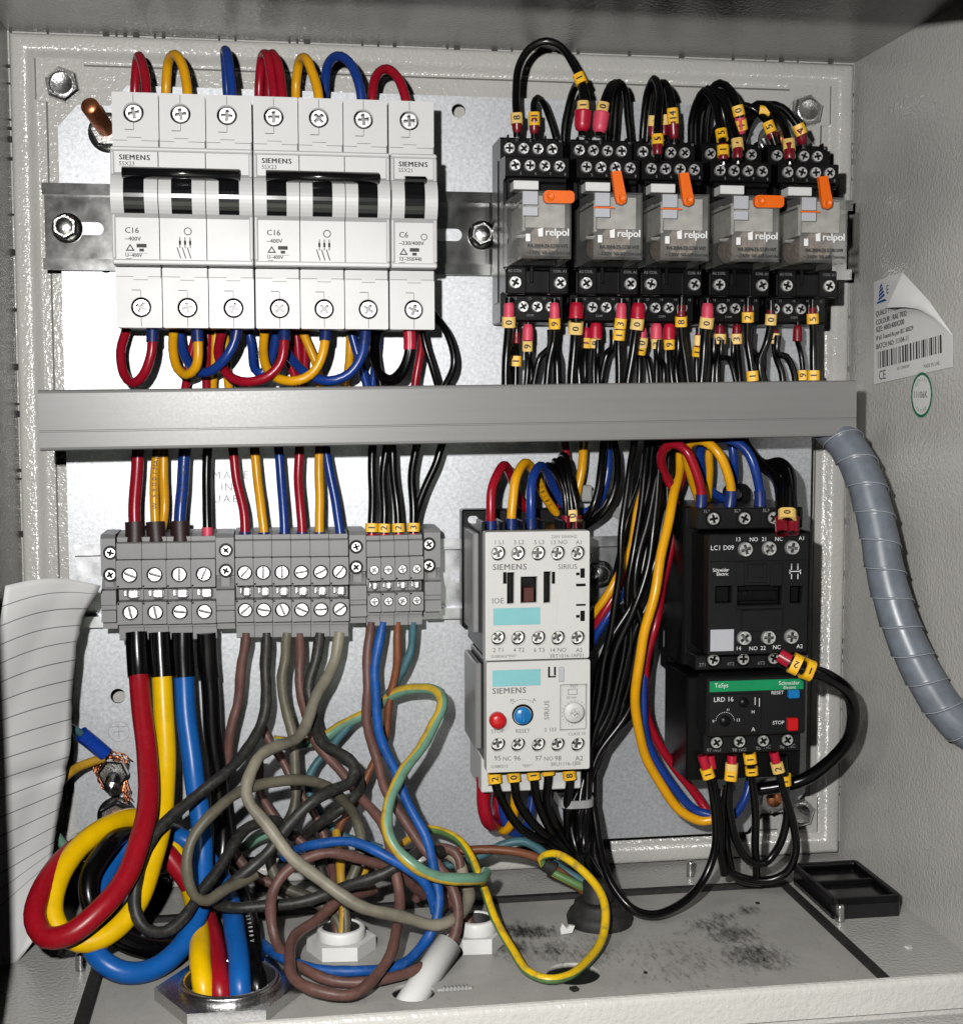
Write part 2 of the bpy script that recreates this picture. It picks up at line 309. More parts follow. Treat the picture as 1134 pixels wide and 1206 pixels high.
# lettering: built-in font turned into flat outlines, one glyph at a time
GL = {}; ADV = {' ': 0.3}; CAPH = 1.0
def _font_setup():
    global CAPH
    cu = bpy.data.curves.new('glyph', 'FONT'); ob = bpy.data.objects.new('glyph', cu); COL.objects.link(ob); cu.resolution_u = 2; cu.offset = 0.0
    dg = bpy.context.evaluated_depsgraph_get()
    def ev(t):
        cu.body = t; dg.update(); me = ob.evaluated_get(dg).to_mesh()
        v = [(q.co.x, q.co.y) for q in me.vertices]; f = [tuple(p.vertices) for p in me.polygons]; ob.evaluated_get(dg).to_mesh_clear(); return v, f
    def w(t): v, _ = ev(t); return max(q[0] for q in v) - min(q[0] for q in v)
    hh = w('HH'); h1 = ev('H')[0]; CAPH = max(q[1] for q in h1) - min(q[1] for q in h1)
    for c in 'ABCDEFGHIJKLMNOPQRSTUVWXYZabcdefghijklmnopqrstuvwxyz0123456789-/~.:*&()':
        v, f = ev(c); GL[c] = (v, f); ADV[c] = w('H'+c+'H') - hh
    bpy.data.objects.remove(ob); bpy.data.curves.remove(cu)
_font_setup()
def glyph(c): return GL.get(c)

ORG = {}
def thing(name, label, cat, base, group=None, kind=None):
    o = bpy.data.objects.new(name, None); COL.objects.link(o); o.empty_display_size = 0.01
    o.location = P(base); ORG[o.name] = Vector(base); o['label'] = label; o['category'] = cat
    if group: o['group'] = group
    if kind: o['kind'] = kind
    return o
def part(name, mb, material, parent=None, label=None, smooth_all=False):
    org = Vector((0, 0, 0)) if parent is None else ORG[parent.name]
    me = mb.mesh(name, org); me.materials.append(MATS[material])
    o = bpy.data.objects.new(name, me); COL.objects.link(o)
    if parent is not None: o.parent = parent
    ORG[o.name] = org
    if label: o['label'] = label
    return o
def inst(name, me, parent, loc, rot=0.0, scale=1.0, label=None, quat=None):
    o = bpy.data.objects.new(name, me); COL.objects.link(o); o.parent = parent
    l = Vector(loc) - ORG[parent.name]; o.location = P(l); o.scale = (scale,)*3
    if quat is not None: o.rotation_mode = 'QUATERNION'; o.rotation_quaternion = quat
    else: o.rotation_euler = (0, rot, 0)
    if label: o['label'] = label
    return o
def top(o, label, cat, group=None, kind=None):
    if label: o['label'] = label
    if cat: o['category'] = cat
    if group: o['group'] = group
    if kind: o['kind'] = kind
    return o
def circ(cx, cy, r, n=20, ph=0.0): return [(cx + r*math.cos(2*math.pi*i/n+ph), cy + r*math.sin(2*math.pi*i/n+ph)) for i in range(n)]
def rr(x0, y0, x1, y1, r, n=4):
    out = []
    for cx, cy, a in ((x1-r, y1-r, 0), (x0+r, y1-r, 90), (x0+r, y0+r, 180), (x1-r, y0+r, 270)):
        for i in range(n+1):
            q = math.radians(a + 90*i/n); out.append((cx + r*math.cos(q), cy + r*math.sin(q)))
    return out

# shared screw heads, unit radius 1 mm, facing the viewer (+D)
def screw_mesh(kind):
    mb = MB(); w, l = (0.2, 0.68) if kind == 'cross' else (0.17, 0.86)
    if kind == 'cross':
        sl = [(-w, l), (-w, w), (-l, w), (-l, -w), (-w, -w), (-w, -l), (w, -l), (w, -w), (l, -w), (l, w), (w, w), (w, l)]
    else: sl = [(-l, -w), (l, -w), (l, w), (-l, w)]
    out = circ(0, 0, 0.9, 20)
    tri = tessellate_polygon([[Vector((*p, 0)) for p in out], [Vector((*p, 0)) for p in sl]]); fl = out + sl
    mb.add([(p[0], 0.5, p[1]) for p in fl], [tuple(t) for t in tri])
    mb.lathe((0, 0, 0), (0, 1, 0), [(1, -0.8), (1, 0.28), (0.9, 0.5)], n=20)
    k = len(sl); mb.add([(p[0], 0.5, p[1]) for p in sl] + [(p[0]*0.85, -0.35, p[1]*0.85) for p in sl], [(i, (i+1) % k, k+(i+1) % k, k+i) for i in range(k)] + [tuple(range(2*k-1, k-1, -1))])
    me = mb.mesh('screw_'+kind, recalc=False); me.materials.append(MATS['screw_steel']); me.materials.append(MATS['slot_shadow'])
    for i in range(len(me.polygons)-k-1, len(me.polygons)): me.polygons[i].material_index = 1
    return me
SCREW = {k: screw_mesh(k) for k in ('cross', 'slot')}
def screw(parent, x, d, z, r, kind='cross', name='screw', rot=None):
    return inst(name, SCREW[kind], parent, (x, d, z), random.uniform(0, 3.14) if rot is None else rot, r)
def hexa(mb, p, axis, R, h, ph=0.3, chamfer=True):
    mb.lathe(p, axis, [(0.01, 0), (R, 0), (R, h*0.82), (R*0.86, h), (0.01, h)], n=6, smooth=False, ph=ph); return mb
# ================================================================== enclosure
W2, H = 186.0, 369.6; DEPTH = 200.0
enc = thing('steel_enclosure', 'pale grey painted steel cabinet housing all the wiring', 'enclosure', (0, 0, 0))
def frame_loft(prof, x0, x1, z0, z1):
    """prof: (inset, D) swept round the rectangle with mitred corners"""
    mb = MB(); vs = []
    for ins, d in prof:
        vs += [(x0+ins, d, z0+ins), (x1-ins, d, z0+ins), (x1-ins, d, z1-ins), (x0+ins, d, z1-ins)]
    fs = [(k*4+i, k*4+(i+1) % 4, (k+1)*4+(i+1) % 4, (k+1)*4+i) for k in range(len(prof)-1) for i in range(4)]
    mb.add(vs, fs, False); return mb
prof = [(0.9, -3), (0.9, 2.5)] + [(0.9 + 2.2*(1-math.cos(a)), 2.5 + 2.2*math.sin(a)) for a in (0.4, 0.8, 1.2, 1.57)] + [(6.5, 4.7)] + [(6.5 + 5.0*t, 4.7*(0.5+0.5*math.cos(math.pi*t))) for t in (0.15, 0.3, 0.45, 0.6, 0.75, 0.9, 1.0)]
rim = frame_loft(prof, -W2, W2, 0, H); rim.sm = [True]*len(rim.f)
part('back_rim', rim, 'paint', enc)
bw = MB().prism([(-W2+10, 8), (W2-10, 8), (W2-10, H-8), (-W2+10, H-8)], 'D', -1.5, 0.02); part('back_wall', bw, 'paint', enc)
# pressed step on the back wall with tabs at the corners
a, b, t, e = 170.5, 13.2, 4.5, 15.0
pl = [(-a, b+e), (-a-t, b+e), (-a-t, b-t), (-a+e, b-t), (-a+e, b), (a-e, b), (a-e, b-t), (a+t, b-t), (a+t, b+e), (a, b+e)]
pl = pl + [(x, H-z) for x, z in reversed(pl)]
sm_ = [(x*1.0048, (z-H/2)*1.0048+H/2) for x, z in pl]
part('seam_shadow_line', MB().prism(sm_, 'D', 0.2, 0.6), 'seam_shadow', enc)  # thin dark strip for the seam and its crease shadow
part('pressed_step', MB().prism(pl, 'D', 0.3, 0.85), 'paint', enc)
def slab(name, x0, x1, d0, d1, z0, z1, m='paint', c=0.2): return part(name, MB().box(x0, x1, d0, d1, z0, z1, c), m, enc)
slab('side_wall', W2, W2+1.5, -4, DEPTH, -1.5, H+1.5); slab('side_wall', -W2-1.5, -W2, -4, DEPTH, -1.5, H+1.5)
slab('top_wall', -W2, W2, -4, DEPTH, H, H+1.5)
slab('rear_seam', -W2, W2, -6, -4.2, -1.5, H, 'dark_core')
# weld beads that bridge the gap between the rim and the walls
wb = MB()
def bead(x, z, lx, lz): wb.box(x-lx, x+lx, -2, 2.4, z-lz, z+lz, 0.2)
x = -W2+2
while x < W2-4:
    L = random.choice((2.5, 6, 14, 22)); bead(x+L/2, H-0.45, L/2, 0.42); x += L + random.choice((0.8, 1.4, 2.6))
z = 6
while z < H-4:
    L = random.choice((2.5, 6, 14, 22)); bead(W2-0.45, z+L/2, 0.42, L/2); bead(-W2+0.45, z+L/2, 0.42, L/2); z += L + random.choice((0.8, 1.4, 2.6))
part('weld_seam', wb, 'paint', enc)
# front returns: inward flange, rain gutter and outer edge
LIP = 28.0
lp = [(DEPTH, -1.5), (DEPTH, LIP-1.5), (DEPTH+0.6, LIP-0.4), (DEPTH+1.5, LIP)] + [(DEPTH+1.5+2.4*math.sin(q), LIP-2.4+2.4*math.cos(q)) for q in (0.4, 0.8, 1.2, 1.57)] + [(DEPTH+4.2, 17.2), (DEPTH+2.6, 16.4), (DEPTH+2.6, -1.5)]
part('front_lip', MB().prism(lp, 'X', -W2, W2), 'paint', enc)
part('gutter_edge', MB().box(-W2, W2, DEPTH+3.2, DEPTH+13, 4, 15.4, 1.0), 'paint', enc)
part('side_lip', MB().box(W2-24, W2, DEPTH, DEPTH+2.5, LIP, H-LIP, 0.6), 'paint', enc)
part('side_lip', MB().box(-W2, -W2+20, DEPTH, DEPTH+2.5, LIP, H-LIP, 0.6), 'paint', enc)
part('top_lip', MB().box(-W2, W2, DEPTH, DEPTH+2.5, H-LIP-0.5, H+1.5, 0.6), 'paint', enc)
# floor with a large opening, gasket and a gland plate
gx0, gx1 = atz(112, 1165, 0).x, atz(1005, 1118, 0).x; gd0, gd1 = atz(760, 1052, 0).y, DEPTH-3
part('bottom_wall', MB().prism([(-W2, -4), (W2, -4), (W2, DEPTH), (-W2, DEPTH)], 'Z', -1.5, 0.0, holes=[[(gx0-1, gd0-1), (gx1+1, gd0-1), (gx1+1, gd1), (gx0-1, gd1)]]), 'paint', enc)
GL1, GL2, GL3, GLM, HOLE = atz(402, 1118, 0), atz(560, 1112, 0), atz(706, 1085, 0), atz(271, 1172, 0), atz(675, 1146, 0)
SLOT = atz(487, 1168, 0)
holes = [circ(GL1.x, GL1.y, 7.5), circ(GL2.x, GL2.y, 6.5), circ(GL3.x, GL3.y, 8), circ(GLM.x, GLM.y, 14.2, 28), circ(HOLE.x, HOLE.y, 10.2, 28), circ(SLOT.x, SLOT.y, 8, 20)]
gp = part('gland_plate', MB().prism([(gx0, gd0), (gx1, gd0), (gx1, gd1), (gx0, gd1)], 'Z', -2.2, -0.4, holes=holes), 'gland_plate', enc)
gk = MB(); gw = 3.4
gk.box(gx0-1.5, gx1+1.5, gd0-2.4, gd0+1.6, -1.4, 1.7, 0.5); gk.box(gx1-2.4, gx1+1.8, gd0+1.7, gd1-2, -1.4, 1.0, 0.4); gk.box(gx0-3.6, gx0+1.6, gd0+40, gd1-2, -1.4, 1.6, 0.6)
part('gasket', gk, 'rubber', enc)
def stud(x, y):
    p = atz(x, y, 0); mb = MB(); n = 7; pr = [(0.01, 0)]
    for i in range(n): pr += [(2.0, i*1.0), (1.55, i*1.0+0.5)]
    mb.lathe((p.x, p.y, 0), (0, 0, 1), pr + [(1.5, n*1.0), (0.01, n*1.0+0.1)], n=14); part('threaded_stud', mb, 'zinc', enc)
for q in ((95, 1143), (813, 1032), (989, 1085)): stud(*q)
g = part('ground', MB().prism([(-900, -500), (900, -500), (900, 1200), (-900, 1200)], 'Z', -61, -60), 'ground'); top(g, None, None, kind='structure')

def hex_bolt(x, y, label, R=7.3):
    p = at(x, y, 3); t = thing('hex_bolt', label, 'bolt', (p.x, 0.9, p.z), 'corner bolts of the back wall')
    mb = MB(); ph = random.uniform(0, 1)
    mb.lathe((p.x, 0.9, p.z), (0, 1, 0), [(R*1.02, 0), (R*1.02, 0.8)], n=28); part('flange', mb, 'zinc', t)
    mb = MB(); hexa(mb, (p.x, 1.5, p.z), (0, 1, 0), R, 5.2, ph); mb.lathe((p.x, 6.5, p.z), (0, 1, 0), [(R*0.72, 0.2), (R*0.62, 0.55), (R*0.55, 0.3), (0.01, 0.25)], n=20)
    part('head', mb, 'zinc', t)
hex_bolt(74, 100, 'zinc hex bolt in the upper corner beside the three pole breaker'); hex_bolt(949, 131, 'zinc hex bolt in the corner above the black relay sockets')
hex_bolt(940, 956, 'zinc hex bolt in the lower corner below the black contactor'); hex_bolt(99, 1000, 'dark hex bolt in the lower corner behind the thick yellow cable loop')

# ================================================================== mounting plate
PD = 16.0
L_, R_ = at(72, 300, PD).x, at(955, 560, PD).x; T_, B_ = at(515, 112, PD).z, at(700, 989, PD).z
cx, cz = 21.0, 8.5
def corner(sx, sz, X, Z): return [(X, Z - sz*(cz+9)), (X - sx*8, Z - sz*cz), (X - sx*cx, Z - sz*cz), (X - sx*(cx+7), Z)]
poly = corner(-1, 1, L_, T_) + list(reversed(corner(1, 1, R_, T_))) + corner(1, -1, R_, B_) + list(reversed(corner(-1, -1, L_, B_)))
def hl(x, y, r): X, Z = XZ(x, y, PD); return circ(X, Z, r, 20)
plate = thing('mounting_plate', 'galvanised steel mounting plate behind the breakers and contactors', 'plate', (0, 0, 0))
part('plate', MB().prism(poly, 'D', PD-2, PD, holes=[hl(139, 820, 3.2), hl(125, 312, 3.2), hl(540, 130, 3)]), 'galvanised', plate)
tx = MB()
for s_, x, y in (('MADE', 250, 564), ('IN', 260, 578), ('UAE', 251, 592)):
    X, Z = XZ(x, y, PD+0.05); tx.text(s_, (X, PD+0.05, Z), (1, 0, 0), (0, 0, 1), 3.2, spacing=1.25)
X, Z = XZ(140, 862, PD+.05); ring = MB().prism(circ(X, Z, 4.6, 24), 'D', PD-.5, PD+0.06, holes=[circ(X, Z, 4.25, 24)])
ring.box(X-0.2, X+0.2, PD-.5, PD+.06, Z-3, Z+2.2, 0.01); ring.box(X-3.4, X+3.4, PD-.5, PD+.06, Z+2, Z+2.4, .01); ring.box(X-2.2, X+2.2, PD-.5, PD+.06, Z-0.2, Z+0.15, .01)
part('stamped_lettering', tx, 'plate_ink', plate); part('earth_symbol', ring, 'plate_ink', plate)
def plate_stud(x, y, label, tilt=(0, 0), long=14):
    p = at(x, y, PD+6); t = thing('fixing_stud', label, 'stud', (p.x, PD, p.z), 'copper studs that hold the plate')
    mb = MB().lathe((p.x, PD+.05, p.z), (0, 1, 0), [(8.2, 0), (8.2, 1.1), (4, 1.2)], n=28); part('washer', mb, 'zinc', t)
    mb = MB(); hexa(mb, (p.x, PD+1.2, p.z), (0, 1, 0), 7.2, 5.5, random.uniform(0, 1)); part('nut', mb, 'zinc', t)
    mb = MB().lathe((p.x, PD+2, p.z), (tilt[0], 1, tilt[1]), [(3.6, 0), (3.6, long-1), (2.8, long), (0.01, long+.1)], n=18); part('stud', mb, 'copper', t)
plate_stud(126, 153, 'copper stud with zinc nut above the rail end beside the three pole breaker', (-0.16, 0.2), 27)
plate_stud(918, 164, 'copper stud and nut behind the black wire loops near the corner bolt', (0, 0), 9)
plate_stud(136, 965, 'large zinc nut and copper stud above the thick yellow cable loop', (0, -.1), 10)
plate_stud(911, 941, 'copper stud below the overload relay behind black wires', (0, 0), 6.5)
# earth stud
p = at(137, 903, PD); t = thing('earth_stud', 'threaded zinc earth stud with nut and frayed copper strands', 'stud', (p.x, PD, p.z))
mb = MB(); hexa(mb, (p.x, PD+.1, p.z), (0, 1, 0), 6.2, 4.5, .5); hexa(mb, (p.x, PD+9, p.z), (0, 1, 0), 6.2, 4.5, .9); part('nut', mb, 'zinc', t)
mb = MB(); pr = []
for i in range(22): pr += [(3.1, i*1.1), (2.6, i*1.1+.55)]
mb.lathe((p.x, PD, p.z), (0.02, 1, -.12), pr + [(0.01, 24.3)], n=14); part('thread', mb, 'zinc', t)
mb = MB()
for i in range(46):
    q = random.uniform(0.2, 4.2); r0 = random.uniform(4.6, 8.2); d0 = PD + random.uniform(5, 9.5); pts = []
    for k in range(5): pts.append((p.x + r0*math.cos(q+k*.22)*(1+.03*k)+random.uniform(-.5, .5), d0 + random.uniform(-.9, .9), p.z + r0*math.sin(q+k*.22)+random.uniform(-.5, .5)))
    mb.tube(pts, 0.28, 5, uv=False)
for i in range(9): mb.tube([(p.x+random.uniform(2, 5), PD+8, p.z-3), (p.x+random.uniform(3, 7), PD+10, p.z-8), (p.x+random.uniform(3, 8), PD+11+random.uniform(-2, 2), p.z-random.uniform(10, 13))], 0.28, 5, uv=False)
st = part('copper_strands', mb, 'copper', t); st['kind'] = 'stuff'

# ================================================================== DIN rails
RD = PD + 7.5
def rail(xa, xb, ya0, ya1, xm, label, bolts, slots, ml='rail_steel'):
    X0, X1 = at(xa, (ya0+ya1)/2, RD).x, at(xb, (ya0+ya1)/2, RD).x; Z1, Z0 = at(xm, ya0, RD).z, at(xm, ya1, RD).z; zc = (Z0+Z1)/2; hh = 17.5
    t = thing('mounting_rail', label, 'rail', ((X0+X1)/2, PD, zc), 'mounting rails'); th = 1.2; Z0, Z1 = zc-hh, zc+hh
    pr = [(RD, Z1), (RD, Z1-4.6), (PD+1.6, Z1-4.6), (PD+1.6, Z0+4.6), (RD, Z0+4.6), (RD, Z0), (RD-th, Z0), (RD-th, Z0+4.6-th), (PD+.4, Z0+4.6-th), (PD+.4, Z1-4.6+th), (RD-th, Z1-4.6+th), (RD-th, Z1)]
    part('rail_profile', MB().prism(pr, 'X', X0, X1), ml, t)
    for sx in slots:
        q = at(sx, (ya0+ya1)/2, PD).x
        part('slot', MB().prism(rr(q-6, zc-2.6, q+6, zc+2.6, 2.5), 'D', PD+1.3, PD+1.66), 'galvanised', t)
    for bx in bolts:
        q = at(bx, (ya0+ya1)/2, PD).x; mb = MB().lathe((q, PD+1.7, zc), (0, 1, 0), [(6.2, 0), (6.2, .9), (3, 1)], n=26); hexa(mb, (q-.6, PD+2.6, zc+.3), (0, 1, 0), 5.4, 4, random.uniform(0, 1))
        mb.lathe((q-.6, PD+6.4, zc+.3), (0, 1, 0), [(3.6, .1), (3.1, .5), (0.01, .45)], n=18); part('rail_bolt', mb, 'zinc', t)
    return zc
rail(50, 1004, 216, 316, 62, 'steel mounting rail carrying the breakers and relays', [80, 567], [105, 527, 585])
rail(88, 905, 646, 735, 105, 'steel mounting rail carrying the terminal blocks and contactors', [705], [110, 545], 'rail_bright')

# ================================================================== wiring duct
DF = 80.0
dx0, dx1 = at(46, 495, DF).x, at(1009, 480, DF).x; dz1, dz0 = at(560, 454, DF).z, at(560, 521, DF).z
duct = thing('wiring_duct', 'grey plastic wiring duct running across the whole cabinet', 'duct', (0, PD, dz0)); duct.rotation_euler.y = -0.0125
cv = [(DF-9, dz1+.3), (DF-1.2, dz1+.3), (DF-.3, dz1-.1), (DF, dz1-1), (DF, dz0+7.4), (DF-.25, dz0+7.2), (DF-.25, dz0+6.8), (DF, dz0+6.6), (DF, dz0+1), (DF-.3, dz0+.1), (DF-1.2, dz0-.3), (DF-9, dz0-.3), (DF-9, dz0+.9), (DF-1.6, dz0+.9), (DF-1.6, dz1-.9), (DF-9, dz1-.9)]
part('duct_cover', MB().prism(cv, 'X', dx0, dx1), 'duct_grey', duct)
part('duct_base', MB().box(dx0+2, dx1-2, PD+.1, PD+2, dz0-1, dz1+1, .3), 'duct_grey', duct)
fx = dx0+3; ftop = MB()
while fx < dx1-8:
    for z_, o in ((dz1-1.6, 1.6), (dz0+1.6, -1.6)):
        mb = MB().box(fx, fx+7.4, PD+2, DF-2.2, z_, z_+o*1.0, .3); part('duct_finger', mb, 'duct_grey', duct)
    fx += 11.5

# ================================================================== miniature breakers
ZB = lambda y, d, x=215: at(x, y, d).z
def breaker(xl, xr, poles, label, lines, diagram):
    FD, SD = 70.0, 62.0
    X0, X1 = at(xl, 240, FD).x, at(xr, 240, FD).x; pw = (X1-X0)/poles
    zt, zct, zcb, zb = ZB(110, SD), ZB(174, FD), ZB(312, FD), ZB(386, SD)
    t = thing('circuit_breaker', label, 'breaker', ((X0+X1)/2, RD, zb), 'miniature circuit breakers'); g_ = 0.16
    part('core', MB().box(X0+.6, X1-.6, RD-1, SD-9, zb+.8, zt-.8, .3), 'dark_core', t)
    for k in range(poles):
        a, b = X0+k*pw+g_, X0+(k+1)*pw-g_; c = (a+b)/2
        # centre block: flat, humped round the toggle, flat again
        h1, h2, h3, h4 = ZB(204, FD), ZB(214, FD), ZB(246, FD), ZB(257, FD)
        pr = [(SD-10, zcb), (FD-.8, zcb), (FD-.2, zcb+.6)] + [(FD-.2+5.2*math.sin(math.pi*s_/12)**.62, h4+(h1-h4)*s_/12) for s_ in range(13)] + [(FD-.2, zct-.6), (FD-.8, zct), (SD-10, zct)]
        part('pole_housing', MB().prism(pr, 'X', a, b), 'white_plastic', t)
        ta, tb = X0+k*pw+pw*.28, X0+k*pw+pw*.71
        pr = [(SD-5, h4+.2)] + [(FD+.35+5.2*math.sin(math.pi*s_/12)**.62, h4+(h1-h4)*s_/12) for s_ in range(1, 12)] + [(SD-5, h1-.4)]
        part('toggle', MB().prism(pr, 'X', ta, tb), 'gloss_black', t)
        for nm, z0_, z1_, zs, sh in (('upper_terminal_shroud', zct+.3, zt, ZB(133.5, SD), .46), ('lower_terminal_shroud', zb, zcb-.3, ZB(362, SD), .54)):
            hx = a+(b-a)*sh; R_h = 3.9
            part(nm, MB().prism(rr(a, z0_, b, z1_, .5, 2), 'D', SD-9.5, SD, holes=[circ(hx, zs, R_h, 24)]), 'white_plastic', t)
            lip = MB(); m_ = 1 if 'upper' in nm else -1; ze = z0_ if m_ > 0 else z1_
            # small stepped joints and wire-entry marks
            lip.box(hx-.12, hx+.12, SD-.3, SD+.04, zs+m_*R_h, (z1_ if m_ > 0 else z0_)-m_*.4, .01); lip.box(hx-.1, hx+.1, SD-.3, SD+.04, zs-m_*R_h, zs-m_*(R_h+2.6), .01)
            lip.box(hx-3.4, hx-.1, SD-.3, SD+.04, zs-m_*(R_h+2.8), zs-m_*(R_h+2.5), .01)
            lip.box(a+.2, hx-2.6, SD-.3, SD+.04, ze+m_*3.4, ze+m_*3.6, .01); lip.box(hx+2.8, b-.2, SD-.3, SD+.04, ze+m_*3.4, ze+m_*3.6, .01); lip.box(hx-2.6, hx+2.8, SD-.3, SD+.04, ze+m_*4.6, ze+m_*4.8, .01)
            lip.box(b-.35, b-.05, SD-.3, SD+.06, ze+m_*.3, ze+m_*4, .01)
            part('joint_line', lip, 'grey_ink', t)
            screw(t, hx, SD-2.6, zs, 3.25, 'cross')
    fr = MB(); w_ = 1.5
    for (q0, q1, z0_, z1_) in ((X0, X1, zct-w_*1.1, zct), (X0, X1, zcb, zcb+w_*1.3), (X0, X0+w_, zcb+w_*1.3+.02, zct-w_*1.1-.02), (X1-w_, X1, zcb+w_*1.3+.02, zct-w_*1.1-.02)):
        fr.box(q0+.06, q1-.06, FD-3, FD+1.1, z0_, z1_, .5)
    part('front_frame', fr, 'white_plastic', t)
    if poles > 1:
        pr = [(FD+1, ZB(214, FD)), (FD+6.6, ZB(213, FD)), (FD+7.8, ZB(210, FD)), (FD+8, ZB(206, FD)), (FD+7.2, ZB(202.5, FD)), (FD+5.4, ZB(200, FD)), (FD+3, ZB(199, FD)), (FD+1, ZB(199, FD))]
        part('handle_bar', MB().prism(pr, 'X', X0+pw*.27, X1-pw*.27, smooth=True), 'gloss_black', t)
    else:
        pr = [(FD+2, ZB(212, FD)), (FD+6.8, ZB(211, FD)), (FD+7.4, ZB(208, FD)), (FD+6.6, ZB(204, FD)), (FD+2, ZB(202, FD))]
        part('handle_bar', MB().prism(pr, 'X', X0+pw*.28, X1-pw*.28), 'gloss_black', t)
    tx = MB(); d_ = FD-.2+.06; u, w = (1, 0, 0), (0, 0, 1)
    xo = X0 + 3.1
    [tx.text('SIEMENS', (xo+o_, d_+o_*.1, ZB(189+o_, FD)), u, w, 1.85, spacing=1.14) for o_ in (0, .12, .26)]
    part('lettering', tx, 'ink', t)
    tx = MB(); tx.text(lines[0], (xo, d_, ZB(196, FD)), u, w, 1.5)
    xo += pw*.09 if poles > 1 else 0; yy = [275, 284, 303, 309]
    for s_, y_, h_ in zip(lines[1:], yy, (2.1, 1.5, 1.25, 1.4)): tx.text(s_, (xo, d_, ZB(y_, FD)), u, w, h_); tx.text(s_, (xo+.1, d_+.02, ZB(y_, FD)), u, w, h_)
    z_ = ZB(296, FD); tri = [(xo+.2, z_), (xo+3.6, z_), (xo+1.9, z_+2.7)]; tri2 = [(xo+1.0, z_+.45), (xo+2.8, z_+.45), (xo+1.9, z_+1.9)]
    tx.prism(tri, 'D', d_-.3, d_, holes=[tri2]); tx.box(xo+4.3, xo+8, d_-.3, d_, z_+1.3, z_+2.7, .01); tx.box(xo+5.3, xo+7, d_-.3, d_, z_-.2, z_+.9, .01); tx.box(xo, xo+8.4, d_-.3, d_, z_-.9, z_-.78, .01)
    part('rating_print', tx, 'ink', t); tx = MB()
    if diagram:
        q = X0+pw*1.6; z_ = ZB(272, FD); tx.prism(circ(q, z_, 1.5, 18), 'D', d_-.3, d_, holes=[circ(q, z_, 1.15, 18)])
        for i in range(3):
            x_ = q-3+i*1.9; tx.box(x_-.17, x_+.17, d_-.3, d_, ZB(292, FD), ZB(279, FD), .01); tx.box(x_-.4, x_+.4, d_-.3, d_, ZB(288, FD), ZB(283, FD), .01)
            tx.prism([(x_-1.3, ZB(291, FD)), (x_-.9, ZB(291, FD)), (x_+.4, ZB(304, FD)), (x_+.0, ZB(304, FD))], 'D', d_-.3, d_)
    else:
        q = X0+pw*.72; z_ = ZB(274, FD); tx.prism(circ(q, z_, 1.3, 18), 'D', d_-.3, d_, holes=[circ(q, z_, 1.0, 18)])
    part('switch_symbol', tx, 'ink', t)
    return t
breaker(131, 297.8, 3, 'white three pole breaker at the rail end beside the copper stud', ['5SX23', 'C16', '~400V', 'U~400V', 'CE'], True)
breaker(298.9, 459.0, 3, 'white three pole breaker between the other two breakers', ['5SX23', 'C16', '~400V', 'U~400V', 'CE'], True)
breaker(460.0, 514.5, 1, 'narrow white single pole breaker', ['5SX21', 'C6', '~230/400V', '12~250/440', 'CE'], False)

# ================================================================== terminal blocks
TD = 50.0
def tz(y, x, d=TD): return at(x, y, d).z
def terminal(xa, xb, label, group, ys, kind='slot', sr=2.6):
    """ys: pixel rows top flange, upper block, gap, lower block, flange, end at this place of the row"""
    xm = (xa+xb)/2; X0, X1 = at(xa, 690, TD).x+.1, at(xb, 690, TD).x-.1; z = [tz(y, xm) for y in ys]
    t = thing('terminal_block', label, 'terminal', ((X0+X1)/2, RD, z[-1]), group); c = (X0+X1)/2
    pr = [(RD-2, z[7]), (TD-7, z[7]), (TD-6.6, z[7]+.4), (TD-6.6, z[6]+1.2), (TD-5.2, z[6]), (TD-5.2, z[5]-.6), (TD-8, z[5]), (TD-8, z[2]), (TD-3, z[2]+.2), (TD-3, z[1]-.4), (TD-3.6, z[1]), (TD-5.6, z[1]+.2), (TD-5.6, z[0]-.6), (TD-14, z[0]+.4), (RD-2, z[0]+.4)]
    part('housing', MB().prism(pr, 'X', X0, X1), 'terminal_grey', t)
    for z0_, z1_, zs in ((z[3], z[2], (z[3]+z[2])/2-.5), (z[5], z[4], (z[5]+z[4])/2+.2)):
        part('clamp_front', MB().prism(rr(X0, z0_, X1, z1_, .35, 2), 'D', TD-8, TD, holes=[circ(c+.2, zs, sr*1.18, 20)]), 'terminal_grey', t)
        part('hole_base', MB().prism(circ(c+.2, zs, sr*1.3, 16), 'D', TD-7.9, TD-6), 'dark_core', t); screw(t, c+.2, TD-2.4, zs, sr, kind)
    mb = MB(); w = (X1-X0)*.26; mb.box(c-w*.6, c+w*1.4, TD-7.9, TD-5.0, z[4]+.5, z[3]-.9, .9); mb.box(c-w*1.2, c-w*.62, TD-7.9, TD-6.4, z[4]+1.4, z[3]-1.4, .4)
    part('current_bar', mb, 'screw_steel', t)
    mb = MB().box(X0+.15, X0+.9, TD-1, TD+.05, z[3]+.3, z[3]+1.0, .05); mb.box(X0+.15, X0+.9, TD-1, TD+.05, z[4]-.9, z[4]-.2, .05); part('test_notch', mb, 'dark_core', t)
    return t
